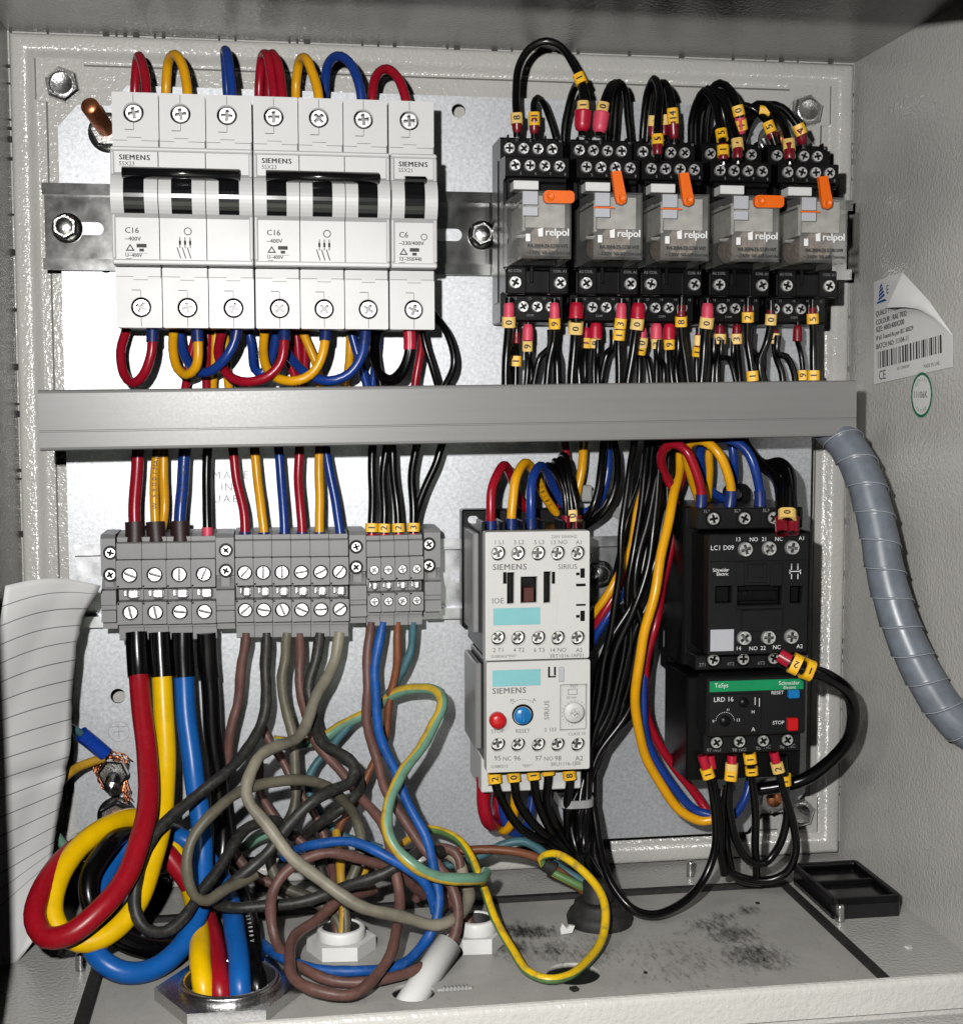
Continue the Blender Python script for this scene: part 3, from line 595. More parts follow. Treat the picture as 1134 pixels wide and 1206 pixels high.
def end_stop(xa, xb, ya, yb, scr, label):
    D_ = 46.0; xm = (xa+xb)/2; X0, X1 = at(xa, 690, D_).x+.1, at(xb, 690, D_).x-.1; z1, z0 = at(xm, ya, D_).z, at(xm, yb, D_).z; t = thing('end_stop', label, 'end stop', ((X0+X1)/2, RD, z0), 'terminal end stops')
    zm = z0+(z1-z0)*.43; zq = z0+(z1-z0)*.56
    pr = [(RD-2, z0), (D_-3, z0), (D_-3, z0+3), (D_+2, z0+3.4), (D_+2, z0+8), (D_+.6, z0+8.4), (D_+.6, z0+10), (D_+2, z0+10.4), (D_+2, zm-.4), (D_-1, zm), (D_-4, zq-1), (D_-4, zq), (D_, zq+.4), (D_, z1-1.5), (D_-2, z1), (RD-2, z1)]
    c = (X0+X1)/2
    part('body', MB().prism(pr, 'X', X0, X1), 'terminal_grey', t)
    part('clamp_tongue', MB().box(c-2, c+2, D_-4.5, D_-1.6, zm-.5, zq+.8, .3), 'terminal_grey', t)
    for sx, sy in scr:
        X, Z = XZ(sx, sy, D_); part('screw_recess', MB().prism(circ(X, Z, 2.9, 20), 'D', D_-.5, D_+.08, holes=[circ(X, Z, 2.3, 20)]), 'black_plastic', t); part('recess_floor', MB().prism(circ(X, Z, 2.4, 16), 'D', D_-.6, D_+.04), 'dark_core', t); screw(t, X, D_-.5, Z, 2.1)
YA = lambda o=0: [632+o, 639.5+o, 659.5+o, 692+o, 709+o, 735+o, 741+o, 757+o]
def ydescend(x): return -(x-195)*0.0145
colA = [('the red thick cable', 137, 167), ('the yellow thick cable', 167, 196), ('the light blue thick cable', 196, 225), ('the thick black cable', 225, 254)]
for nm, a_, b_ in colA: terminal(a_, b_, 'wide grey terminal block clamping '+nm, 'wide terminal blocks', YA(ydescend((a_+b_)/2)), 'slot', 2.75)
sep = [277, 298.6, 320.6, 343, 366, 388.5, 411]
wn = ['first brown', 'first black', 'straight khaki', 'second brown', 'second black', 'bent khaki']
for i in range(6):
    a_, b_ = sep[i], sep[i+1]; terminal(a_, b_, 'medium grey terminal block over the %s lower wire' % wn[i], 'medium terminal blocks', [y + ydescend((a_+b_)/2)*.6 - 1.5 for y in YA()], 'slot', 2.65)
sep = [432.5, 448.8, 465.5, 482.5, 499]; wn = ['brown', 'blue', 'orange brown', 'teal']
for i in range(4):
    a_, b_ = sep[i], sep[i+1]; terminal(a_, b_, 'slim grey terminal block over the %s lower wire' % wn[i], 'slim terminal blocks', [y - 2.5*i*.2 for y in (631, 638, 657, 684, 699, 721, 727, 741)], 'cross', 1.75)
end_stop(119, 137, 630, 742, [(130, 651), (130, 677)], 'grey end stop closing the terminal row beside the paper'); end_stop(254.5, 276.5, 629, 742, [(266, 648), (266, 672)], 'grey end stop between the wide and medium terminal blocks')
end_stop(411.5, 431.5, 626, 735, [(419.5, 644), (419.5, 668)], 'grey end stop between the medium and slim terminal blocks'); end_stop(499.5, 519, 623, 729, [(505, 641), (505, 666)], 'grey end stop closing the terminal row beside the white contactor')

# ================================================================== relay sockets and relays
SX = [632.5, 716, 792, 872.5, 952]; RX = [644, 728.5, 807.5, 891, 970.5]
ordn = ['first', 'second', 'third', 'fourth', 'fifth']
S2, S1, PITCH_ = 55.0, 43.0, 27.0
Xs = [at(x, 196, S2).x for x in SX]
zr2, zr1, zc_, zb_ = at(632, 195, S2).z, at(623, 175, S1).z, at(632, 333, S2).z, at(624, 361, S1).z
for i, Xc in enumerate(Xs):
    w = 13.1 if i < 4 else 13.3; X0, X1 = Xc-w, Xc+w
    t = thing('relay_socket', 'black relay socket, %s from the breakers along the rail' % ordn[i], 'relay socket', (Xc, RD, zb_-6), 'relay sockets on the upper rail')
    ztop = zr1+4.6; zbot = zb_-6.4
    pr = [(RD-1, zbot), (S1-1, zbot), (S1, zbot+1), (S1, zb_+5), (S2-6, zb_+5.6), (S2-.6, zc_-4.4), (S2, zc_-3.8), (S2, zc_+4.6), (S2-.8, zc_+5.4), (S2-5, zc_+6), (S2-5, zr2-5.6), (S2-.8, zr2-5), (S2, zr2-4.2), (S2, zr2+3.2), (S2-.8, zr2+3.8), (S1+.2, zr2+4.4), (S1, zr1-3.6), (S1, ztop-.8), (S1-1, ztop), (RD-1, ztop)]
    part('housing', MB().prism(pr, 'X', X0, X1), 'black_plastic', t)
    # ribs, side ears and latch details
    rb = MB()
    for k in range(5): q = X0+3.1+k*5.2; rb.box(q-.4, q+.4, S1-2, S1+1.4, zr1+2.6, ztop+.8, .2)
    for q0, q1, z0_, z1_ in ((X0+.4, X0+8.4, zc_-4.6, zc_+6.4), (X1-8.4, X1-.4, zc_-4.6, zc_+6.4)): rb.box(q0, q1, S2-3, S2+1.3, z0_, z1_, .4)
    rb.box(Xc-3.2, Xc-1.6, S2-6, S2+1, zc_, zc_+9, .3); rb.box(Xc+.4, Xc+3.6, S2-6, S2-1, zc_+1, zc_+5, .3); rb.box(X0+1, X1-1, S2-5, S2+.7, zr2-6.6, zr2-4.9, .3)
    rb.box(X0-.4, X0+1, RD+4, S1-4, zbot+8, ztop-9, .3); rb.box(X0+1, X0+4, S1-2, S2-2, zbot+18, ztop-18, .4)
    part('rib', rb, 'black_plastic', t)
    for k in range(4):
        screw(t, Xc+(k-1.5)*6.0-.4, S1-.2, zr1, 2.35); screw(t, Xc+(k-1.5)*6.1, S2-.2, zr2, 2.35); screw(t, Xc+(k-1.5)*5.9-.6, S1-.2, zb_, 2.3)
    for q in (-9.3, 9.3): screw(t, Xc+q, S2+1.1, zc_, 2.55)
    tx = MB(); u, w_ = (1, 0, 0), (0, 0, 1)
    tx.text('A2 COIL', (X0+.9, S2+1.37, zc_+4.2), u, w_, 1.05); tx.text('COIL A1', (X1-.9, S2+1.37, zc_+4.2), u, w_, 1.05, 'r')
    for k in range(4):
        q = Xc+(k-1.5)*6.1; tx.text('%d' % (k+5), (q+2, S2+.06, zr2-3.6), u, w_, 1.1); tx.text('%d' % (k*10+11), (q+2.2, S1+.06, zr1+3), u, w_, .95); tx.text('%d' % (12+k), (q+1.6, S1+.06, zb_+3), u, w_, .95)
    tx.text('COM', (Xc-2, S1+.06, zb_-4), u, w_, .9)
    part('lettering', tx, 'dim_white_ink', t)
    part('identity_tag', MB().box(X0+2.4, X0+12.6, S2-3, S2+6, zr2-10.4, zr2-6.9, .2), 'label_white', t)
RF, RB = 90.0, 60.0
for i, x in enumerate(RX):
    Xc = at(x, 265, RF).x; hw = 9.7; z1, z0 = at(644, 224, RF).z, at(644, 304, RF).z
    pose = 'turned sideways' if i in (0, 3) else 'pointing up'
    t = thing('plug_in_relay', 'clear plastic relay with orange lever %s, %s in the row' % (pose, ordn[i]), 'relay', (Xc, S2-5, z0), 'clear plug in relays')
    X0, X1 = Xc-hw, Xc+hw
    mb = MB(); v = [(X0-.5, RB-2, z0-.4), (X1+.5, RB-2, z0-.4), (X1+.5, RB-2, z1+.4), (X0-.5, RB-2, z1+.4), (X0, RF-1, z0), (X1, RF-1, z0), (X1, RF-1, z1), (X0, RF-1, z1), (X0+.9, RF, z0+.9), (X1-.9, RF, z0+.9), (X1-.9, RF, z1-.9), (X0+.9, RF, z1-.9)]
    mb.add(v, [(8, 9, 10, 11)] + [(j, (j+1) % 4, 4+(j+1) % 4, 4+j) for j in range(4)] + [(4+j, 4+(j+1) % 4, 8+(j+1) % 4, 8+j) for j in range(4)])
    part('cover', mb, 'clear_cover', t)
    part('base', MB().box(X0-.3, X1+.3, S2-4.9, RB-1, z0, z1, .4), 'black_plastic', t)
    mb = MB().box(X0+1.6, X1-1.6, RB-1, RF-20, z0+10, z1-1.5, .6); mb.box(X0+1.4, X0+2.6, RB-1, RF-6, z0+11, z1-3, .3); mb.box(X1-2.6, X1-1.4, RB-1, RF-6, z0+11, z1-3, .3); mb.box(X0+1.4, X1-1.4, RB-1, RF-7, z1-4.4, z1-2.2, .3); part('contact_frame', mb, 'relay_inner', t)
    mb = MB().cyl((Xc, RB, z0+7.5), (Xc, RF-5, z0+7.5), 5.8, n=20); mb.cyl((Xc, RF-5, z0+7.5), (Xc, RF-4, z0+7.5), 2.2, n=14); part('coil', mb, 'coil', t)
    mb = MB()
    for k in range(4): q = X0+3.4+k*4.1; mb.box(q-.65, q+.65, RF-8, RF-7.5, z0+13, z1-5, .1); mb.box(q-.9, q+.9, RF-12, RF-8.2, z0+18+k % 2, z0+20, .2)
    part('contact_blade', mb, 'copper', t)
    part('armature', MB().prism([(RB, z0+12), (RF-3.4, z0+12), (RF-3.4, z0+24), (RF-5, z0+24), (RF-5, z0+13.2), (RB, z0+13.2)], 'X', X0+2, X1-2), 'relay_inner', t)
    tagm = MB().box(X0+.3, X0+6.2, RF-.3, RF+.25, z1-5.4, z1-.4, .1); tagm.box(X0+.3, X0+6.2, RF-.3, RF+.25, z1-9.6, z1-6.3, .1); part('marking_tag', tagm, 'label_grey', t)
    if i in (1, 2, 4): part('flag', MB().box(X0-.2, X0+8, RF-.5, RF+.1, z1-6.2, z1-5.6, .05), 'orange_plastic', t)
    mb = MB()
    if i in (0, 3): lev = rr(Xc-1.6, z1-4.9, X1+.6, z1-.2, 1.6); hub = (Xc+.6, z1-2.6)
    else:
        q = [(Xc-3.3, z1+7.4), (Xc+.3, z1+7.8), (Xc+2.6, z1-2.4), (Xc+2.2, z1-4.2), (Xc+.6, z1-5), (Xc-1.2, z1-4.4), (Xc-1.8, z1-2.6)]; lev = list(reversed(q)); hub = (Xc+.4, z1-2.8)
    mb.prism(lev, 'D', RF-.3, RF+2.0); mb.lathe((hub[0], RF+1.9, hub[1]), (0, 1, 0), [(1.7, 0), (1.7, .7), (1.2, .7), (1.0, .3), (.01, .3)], n=18); part('test_lever', mb, 'orange_plastic', t)
    tx = MB(); u, w_ = (1, 0, 0), (0, 0, 1); d_ = RF+.05
    tx.text('relpol', (X0+9.0, d_, z0+8.6), u, w_, 2.75, spacing=.98); tx.text('relpol', (X0+9.15, d_+.02, z0+8.6), u, w_, 2.75, spacing=.98); tx.prism([(X0+6.4, z0+8.2), (X0+8.2, z0+8.2), (X0+8.2, z0+11.6), (X0+6.2, z0+11)], 'D', d_-.2, d_); tx.box(X0+1.5, X0+3.3, d_-.2, d_, z0+6.3, z0+9.2, .1)
    part('maker_print', tx, 'white_ink', t)
    tx = MB(); [(tx.text('R4-2014-23-5230-WT', (X0+2.0+o_, d_+o_*.1, z0+4.0), u, w_, 1.45, spacing=.82), tx.text('~230V 50-60Hz', (X0+1.4+o_, d_+o_*.1, z0+1.5), u, w_, 1.4), tx.text('WT/N', (X1-1+o_, d_+o_*.1, z0+1.5), u, w_, 1.0, 'r')) for o_ in (0, .1, .2)]; part('rating_print', tx, 'ink', t)
def lerp(tab, v):
    for (a, pa), (b, pb) in zip(tab, tab[1:]):
        if v <= b: k = (v-a)/(b-a); return tuple(x+(y-x)*k for x, y in zip(pa, pb))
    return tab[-1][1]
# ================================================================== white contactor and overload relay
U, V_ = (1, 0, 0), (0, 0, 1)
class Face:
    """helper for a device face on the plane d; takes rows and columns of the survey and returns millimetres"""
    def __init__(s, d): s.d = d
    def x(s, x, y): return at(x, y, s.d).x
    def z(s, x, y): return at(x, y, s.d).z
    def rect(s, x0, y0, x1, y1): xm, ym = (x0+x1)/2, (y0+y1)/2; return s.x(x0, ym), s.z(xm, y1), s.x(x1, ym), s.z(xm, y0)
    def box(s, mb, x0, y0, x1, y1, h, back=.6, c=.2): a, b, c_, d_ = s.rect(x0, y0, x1, y1); mb.box(a, c_, s.d-back, s.d+h, b, d_, c); return mb
    def text(s, mb, t, x, y, hpx, align='l', h=.05, spacing=1.0):
        X, Z = XZ(x, y, s.d); return mb.text(t, (X, s.d+h, Z), U, V_, hpx*(611-s.d)/FPX, align, spacing=spacing)
WD = 76.0; F = Face(WD)
t = thing('contactor', 'white contactor with two cyan-tagged faces above the white overload relay', 'contactor', (F.x(633, 700), RD, F.z(633, 777)), 'contactors')
t['label'] = 'white contactor with five upper and five lower screw holes'
x0, z0, x1, z1 = F.rect(571.5, 626, 694, 776.5)
hx = [587.5, 611, 635, 658, 681.5]
hl = [circ(F.x(x, 652), F.z(x, 652 + (x-587)*.0), 3.1, 22) for x in hx] + [circ(F.x(x, 752), F.z(x, 752), 3.1, 22) for x in hx]
win = [rr(*F.rect(613, 679, 633.5, 711), .3, 2), rr(*F.rect(597, 674, 606.5, 712), .3, 2), rr(*F.rect(640, 673, 649.5, 711), .3, 2)]
part('front_cover', MB().prism(rr(x0, z0, x1, z1, .8, 3), 'D', WD-7, WD, holes=hl+win), 'light_grey_plastic', t)
part('body', MB().box(x0+.4, x1-.4, RD, WD-7.02, z0+.4, z1-.4, .6), 'black_plastic', t)
sd = MB().box(x0-2.2, x0+.3, RD+2, RD+34, z0+8, z1-2, .5); part('side_plate', sd, 'terminal_grey', t)
bf = MB().box(x0-3, x1-1, RD-1, RD+7, z0+6, z1+5.5, .6); part('base', bf, 'black_plastic', t)
q = at(557, 612, RD+7); part('mounting_hole', MB().prism(rr(q.x-2.2, q.z-1.6, q.x+2.2, q.z+1.6, 1.5), 'D', RD+6.5, RD+7.1), 'galvanised', t)
tp = MB()
for k in range(6): q = x0+.6+k*(x1-x0-1.2)/5; tp.box(q-.7, q+.7, WD-24, WD-8, z1-1, z1+3.5, .3)
part('terminal_divider', tp, 'black_plastic', t)
for x in hx: screw(t, F.x(x, 652), WD-5.2, F.z(x, 652), 2.8); screw(t, F.x(x, 752), WD-5.2, F.z(x, 752), 2.8)
sl = MB(); F.box(sl, 592, 673.5, 597, 688, .08); F.box(sl, 649.5, 673, 654, 688, .08)
for (a, b, c, d) in ((683, 669, 689, 681), (678, 674, 683, 678), (678, 687, 690, 691), (678, 711, 690, 714), (683, 719, 689, 732), (678, 724, 683, 728)): F.box(sl, a, b, c, d, .08)
part('slot', sl, 'dark_core', t)
part('armature', F.box(MB(), 618, 693, 630, 710, -2.5, 8), 'dark_red_plastic', t)
part('identity_label', F.box(MB(), 581, 716, 636, 736, .15, c=.05), 'label_cyan', t)
tr = MB(); F.box(tr, 651.5, 701, 655.5, 734, .1, c=.05); F.box(tr, 618, 671, 629, 678.5, .1, c=.05); part('raised_trim', tr, 'light_grey_plastic', t)
tx = MB(); F.text(tx, 'SIEMENS', 580, 671.5, 7, spacing=1.1); F.text(tx, 'SIEMENS', 580.4, 671.5, 7, h=.07, spacing=1.1); part('lettering', tx, 'grey_ink', t)
tx = MB()
ty = MB()
for s_, x in (('1 L1', 588), ('3 L2', 611), ('5 L3', 635), ('13 NO', 658), ('A1', 682)): F.text(tx, s_, x, 641, 5, 'c')
for s_, x in (('2 T1', 587), ('4 T2', 611), ('6 T3', 635), ('14 NO', 657), ('A2', 682)): F.text(ty, s_, x, 768, 5, 'c')
F.text(tx, 'SIRIUS', 657, 670.5, 6); F.text(tx, '230V 50/60HZ', 649, 634, 3.6); part('upper_terminal_print', tx, 'grey_ink', t); tx = ty
tz_ = MB(); F.text(tz_, 'IOE', 579, 711, 6.5); part('code_print', tz_, 'grey_ink', t); F.text(tx, 'G/080602*E05*', 578, 775, 3.4); F.text(tx, '3RT1016-1AP01', 647, 775, 4.4)
part('terminal_print', tx, 'grey_ink', t)
# overload
OD = 76.0
t = thing('overload_relay', 'white overload relay with red stop button and blue reset knob', 'overload relay', (F.x(633, 850), RD, F.z(633, 908)), 'overload relays')
x0, z0, x1, z1 = F.rect(573, 778.5, 694.5, 908)
hl = [circ(F.x(x, 878), F.z(x, 878), 3.1, 22) for x in hx]; rec = [rr(*F.rect(659.5, 806, 692, 861), .4, 2)]
part('front_cover', MB().prism(rr(x0, z0, x1, z1, .8, 3), 'D', OD-7, OD, holes=hl+rec), 'light_grey_plastic', t)
part('body', MB().box(x0+.4, x1-.4, RD+6, OD-7.02, z0+2, z1-.4, .6), 'black_plastic', t)
part('side_plate', MB().box(x0-2.4, x0+.3, RD+6, RD+38, z0+6, z1-3, .5), 'duct_grey', t)
part('lower_terminal_base', MB().box(at(566, 918, 60).x, at(683, 918, 60).x, RD+6, 62, at(625, 930, 60).z, z0+3, .5), 'light_grey_plastic', t)
for x in hx: screw(t, F.x(x, 878), OD-5.2, F.z(x, 878), 2.8)
rp = MB(); a, b, c, d = F.rect(660, 806.5, 691.5, 860.5); rp.box(a, c, OD-6.9, OD-2, b, d, .2); part('dial_panel', rp, 'light_grey_plastic', t)
X, Z = XZ(676.5, 840, OD); mb = MB().lathe((X, OD-2, Z), (0, 1, 0), [(4.2, 0), (4.2, 1.2), (3.6, 1.6), (.01, 1.6)], n=28); dl = part('current_dial', mb, 'light_grey_plastic', t); s_ = screw(dl, X, OD-.35, Z, 1.9); s_.parent = dl
part('identity_label', F.box(MB(), 580, 789, 636.5, 808, .15, c=.05), 'label_cyan', t)
F.box(MB(), 0, 0, 1, 1, 0)
X, Z = XZ(585.5, 848, OD); part('stop_button', MB().lathe((X, OD-.5, Z), (0, 1, 0), [(3.4, 0), (3.4, 2.6), (3.0, 3.6), (1.8, 4.1), (.01, 4.2)], n=24), 'button_red', t)
X, Z = XZ(615.5, 843, OD); kb = MB().lathe((X, OD-.5, Z), (0, 1, 0), [(3.6, 0), (3.4, 1.6), (2.9, 2.0), (.01, 2.0)], n=24); kb.box(X-.6, X+.6, OD+1, OD+2.6, Z-2.2, Z+2.2, .2); part('reset_knob', kb, 'button_blue', t)
part('knob_surround', MB().prism(circ(X, Z+.3, 4.4, 24), 'D', OD-.5, OD+.1, holes=[circ(X, Z, 3.7, 24)]), 'dark_core', t)
tr = MB(); F.box(tr, 645, 785, 648, 798, .08); F.box(tr, 645, 796, 655, 798.5, .08); F.box(tr, 652, 785, 655, 796, .08); part('slot', tr, 'dark_core', t)
part('raised_trim', F.box(MB(), 658, 785.5, 664, 803, .5), 'label_grey', t)
tx = MB(); F.text(tx, 'SIEMENS', 579.5, 817.5, 7, spacing=1.1); F.text(tx, 'SIEMENS', 579.9, 817.5, 7, h=.07, spacing=1.1)
part('lettering', tx, 'grey_ink', t)
tx = MB()
F.text(tx, 'STOP', 578, 864, 4.6); F.text(tx, 'RESET', 607, 863.5, 4.6); F.text(tx, 'M', 600.5, 827.5, 4.4); F.text(tx, 'A', 627, 826.5, 4.4); F.text(tx, 'S 103', 641, 862, 4.6); F.text(tx, 'CLASS 10', 669, 866.5, 3.6)
X, Z = XZ(646.5, 848, OD); tx.text('SIRIUS', (X, OD+.05, Z), (0, 0, 1), (-1, 0, 0), 2.0)
for s_, x in (('95', 586), ('NC', 597), ('96', 609), ('97', 634), ('NO', 646), ('98', 657), ('A2', 682)): F.text(tx, s_, x, 896, 6 if s_[0] in '9A' else 5, 'c')
F.text(tx, 'G/080515', 578, 905, 3.6); F.text(tx, '*E01*', 615, 904, 3.6); F.text(tx, '3RU1116-1JB0', 648, 902.5, 4.4)
X, Z = XZ(615.5, 833, OD)
for k in range(9): q = math.radians(50+10*k); tx.box(X+6.4*math.cos(q)-.3, X+6.4*math.cos(q)+.3, OD-.2, OD+.05, Z-3.2+6.4*math.sin(q)-.12, Z-3.2+6.4*math.sin(q)+.12, .01)
G = Face(OD-2); G.text(tx, 'TEST', 671, 810, 3.2); G.text(tx, '50 mm', 667, 823, 3)
a, b, c, d = G.rect(669, 811.5, 680, 818.5); tx.prism([(a, b), (c, b), (c, d), (a, d)], 'D', OD-2.3, OD-1.95, holes=[[(a+.2, b+.2), (c-.2, b+.2), (c-.2, d-.2), (a+.2, d-.2)]])
X, Z = XZ(676.5, 840, OD-2)
for k in range(14): q = math.radians(200+k*-17+60); tx.box(X+5.2*math.cos(q)-.15, X+5.2*math.cos(q)+.15, OD-2.3, OD-1.95, Z+5.2*math.sin(q)-.15, Z+5.2*math.sin(q)+.15, .01)
tx.prism(circ(X, Z, 4.35, 24), 'D', OD-2.3, OD-1.9, holes=[circ(X, Z, 4.2, 24)])
part('terminal_print', tx, 'grey_ink', t)
q = at(574, 926, 62); tx = MB().text('2', (q.x, 62.06, q.z), U, V_, 2.4); part('terminal_number', tx, 'ink', t)

# ================================================================== black contactor and overload relay
KD, KT = 84.0, 72.0; F = Face(KD); FT = Face(KT)
t = thing('contactor', 'black contactor with a row of three screws top and bottom', 'contactor', (F.x(890, 700), RD, F.z(890, 788)), 'contactors')
x0, z0, x1, z1 = F.rect(834, 630, 951, 770)
wins = [rr(*F.rect(842, 690, 863, 711), .3, 2), rr(*F.rect(868, 689, 922, 713), .3, 2), rr(*F.rect(930, 690, 946, 711), .3, 2)]
sc1 = [(878, 647), (906, 646), (933, 645)]; sc2 = [(876.5, 751.5), (905, 751), (932, 750)]
hl = [circ(*XZ(x, y, KD), 3.4, 22) for x, y in sc1+sc2]
part('front_cover', MB().prism(rr(x0, z0, x1, z1, .8, 3), 'D', KD-6, KD, holes=wins+hl), 'charcoal_plastic', t)
part('core', MB().box(x0+.5, x1-.5, RD+10, KD-6.02, z0+.5, z1-.5, .4), 'dark_core', t)
bx0, bx1 = FT.x(820, 700), FT.x(944, 700)
part('body', MB().box(bx0-2.0, bx1+2, RD, KT-12, FT.z(880, 789), FT.z(880, 598), .8), 'black_plastic', t)
zt0, zt1 = FT.z(880, 623), FT.z(880, 598); zb0, zb1 = FT.z(880, 788), FT.z(880, 771)
part('upper_terminal_deck', MB().box(bx0, bx1, KT-12, KT, zt0, zt1, .5), 'charcoal_plastic', t); part('lower_terminal_deck', MB().box(bx0, bx1, KT-12, KT, zb0, zb1, .5), 'charcoal_plastic', t)
part('side_flange', MB().box(x1-.5, x1+2.0, RD+12, KD-3, z0-2, z1+1, .5), 'black_plastic', t)
q = at(783, 690, RD+6); bp = MB().box(q.x, bx1+3, RD-1, RD+9, at(783, 785, RD).z, at(783, 600, RD).z, .8); part('base', bp, 'black_plastic', t)
q = at(783, 752, RD+9); part('fixing_slot', MB().prism(rr(q.x-.6, q.z-4.5, q.x+2.2, q.z+4.5, 1.2), 'D', RD+8.5, RD+9.15), 'galvanised', t)
q = at(875, 584, 40); part('rail_ear', MB().prism(rr(q.x-6, q.z-6, q.x+6, q.z+5, 4), 'D', 30, 33, holes=[circ(q.x, q.z+.4, 2.4, 16)]), 'black_plastic', t)
for x, y in sc1+sc2: X, Z = XZ(x, y, KD); screw(t, X, KD-.8, Z, 3.0)
for x, y in ((840, 611), (876.5, 610.5), (911, 610), (840, 777), (875, 776), (911, 775)): X, Z = XZ(x, y, KT); part('screw_recess', MB().prism(circ(X, Z, 3.6, 20), 'D', KT-.5, KT+.08), 'dark_core', t); screw(t, X, KT-.7, Z, 2.6)
pl = MB()
F.box(pl, 866, 662, 876, 690, .7); F.box(pl, 880, 664, 902, 686, .9); F.box(pl, 907, 663, 921, 690, .7); F.box(pl, 873, 718, 921, 743, 1.0); F.box(pl, 866, 713, 924, 717, .8); F.box(pl, 836, 660, 950, 661, .25); F.box(pl, 884, 666, 898, 680, 1.3)
part('raised_panel', pl, 'charcoal_plastic', t)
cr = MB(); a, b, c, d = F.rect(869, 690, 921, 712); cr.box(a, c, KD-14, KD-5.5, b+.5, d-2.5, .4); cr.cyl(((a+c)/2-3, KD-6, b+3.4), ((a+c)/2-3, KD-4.6, b+3.4), 1.6); part('carrier', cr, 'black_plastic', t)
part('blank_label', F.box(MB(), 836.5, 741.5, 864, 767, .12, c=.04), 'label_grey', t)
tx = MB()
for s_, x, y in (('13', 869, 637.5), ('NO', 887.5, 637.5), ('21', 900, 637.2), ('NC', 917, 637), ('A1', 944, 636), ('14', 869.5, 766), ('NO', 887, 766), ('22', 898.5, 765.5), ('NC', 914.5, 764.5), ('A2', 941.5, 763.5)): F.text(tx, s_, x, y, 4.8, 'c')
F.text(tx, 'LC1 D09', 836.5, 648, 5.6, spacing=.98); F.text(tx, 'Schneider', 839, 673.5, 4.2, spacing=.85); F.text(tx, 'Electric', 843.5, 678, 4, spacing=.85)
part('lettering', tx, 'white_ink', t); tx = MB()
for x in (932, 939.5): F.box(tx, x-.5, 664, x+.5, 671, .05, c=.01); F.box(tx, x-.5, 676, x+.5, 682, .05, c=.01); F.text(tx, '1', x, 667, 3, 'c')
F.box(tx, 929.5, 672.5, 943, 673.5, .05, c=.01); F.box(tx, 929.5, 671, 930.5, 676, .05, c=.01); F.box(tx, 942, 671, 943, 676, .05, c=.01)
part('wiring_symbol', tx, 'white_ink', t)
tx = MB()
for s_, x, y in (('1L1', 828, 604), ('3L2', 864, 603.5), ('5L3', 898, 603), ('2T1', 823, 785), ('4T2', 856, 784), ('6T3', 892, 783)): FT.text(tx, s_, x, y, 4)
part('moulded_mark', tx, 'dim_white_ink', t)
LD = 80.0; F = Face(LD); FT = Face(LD-7)
t = thing('overload_relay', 'black overload relay with green band and dark setting window', 'overload relay', (F.x(890, 850), RD, F.z(890, 920)), 'overload relays')
x0, z0, x1, z1 = F.rect(832, 797, 949, 866)
part('front_cover', MB().box(x0, x1, LD-12, LD, z0, z1, .6), 'charcoal_plastic', t); part('body', MB().box(x0-4.6, x1+3, RD+12, LD-12, FT.z(880, 921), z1-1.5, .8), 'black_plastic', t)
part('terminal_deck', MB().box(FT.x(829, 878), FT.x(941, 878), LD-14, LD-7, FT.z(880, 887), z0-.1, .5), 'charcoal_plastic', t)
part('lower_deck', MB().box(FT.x(815, 900), FT.x(930, 900), LD-30, LD-16, FT.z(880, 921), FT.z(880, 888), .5), 'black_plastic', t)
part('green_band', F.box(MB(), 835.5, 801, 946, 813.5, .2, c=.06), 'brand_green', t)
part('setting_window', F.box(MB(), 834, 817, 896, 863, .7, c=.3), 'charcoal_plastic', t)
part('reset_button', F.box(MB(), 927, 812, 940, 822, 2.2, c=.5), 'button_blue', t); part('stop_button', F.box(MB(), 926, 845, 938, 860, 2.4, c=.5), 'button_red', t)
X, Z = XZ(875, 827, LD); part('setting_knob', MB().lathe((X, LD+.5, Z), (0, 1, 0), [(2.1, 0), (1.9, 1.2), (.01, 1.2)], n=18), 'black_plastic', t)
X, Z = XZ(853, 849, LD); part('setting_knob', MB().lathe((X, LD+.5, Z), (0, 1, 0), [(2.3, 0), (2.1, 1.0), (.01, 1.0)], n=18), 'black_plastic', t)
for x, y in ((843.5, 874.5), (870.5, 873.5), (898.5, 872.5), (927, 871.5)): X, Z = XZ(x, y, LD-7); part('screw_recess', MB().prism(circ(X, Z, 3.2, 20), 'D', LD-7.5, LD-6.92), 'dark_core', t); screw(t, X, LD-7.6, Z, 2.5)
tx = MB(); F.text(tx, 'TeSys', 841, 810, 5.2, h=.26); F.text(tx, 'Schneider', 916.5, 806.8, 4.8, h=.26); F.text(tx, 'Electric', 922, 811.5, 3.8, h=.26); F.text(tx, 'LRD 16', 839.5, 826.5, 5.6, h=.76); F.text(tx, 'RESET', 908, 818, 4.2); F.text(tx, 'STOP', 909.5, 853.5, 4.4)
X, Z = XZ(853, 850, LD)
for k in range(16): q = math.radians(10+k*10.6); tx.box(X+4.0*math.cos(q)-.13, X+4.0*math.cos(q)+.13, LD+.3, LD+.76, Z+4.0*math.sin(q)-.13, Z+4.0*math.sin(q)+.13, .01)
F.text(tx, '9', 838, 851, 3.6, h=.76); F.text(tx, '13', 866, 849.5, 3.6, h=.76); F.text(tx, 'A', 884, 861, 5, h=.76); F.text(tx, 'H', 884, 840, 4, h=.76); F.text(tx, '11', 856.5, 837, 3, 'c', h=.76)
F.box(tx, 888, 821, 888.8, 830, .8, c=.01); F.box(tx, 893, 822, 893.8, 832, .8, c=.01)
part('lettering', tx, 'white_ink', t)
tx = MB()
for s_, x, y in (('97 NO', 832, 889), ('98 NO', 862, 888.5), ('95', 890, 886.5), ('NC', 899, 885), ('96', 918, 885), ('NC', 928, 884)): FT.text(tx, s_, x, y-3, 4.4)
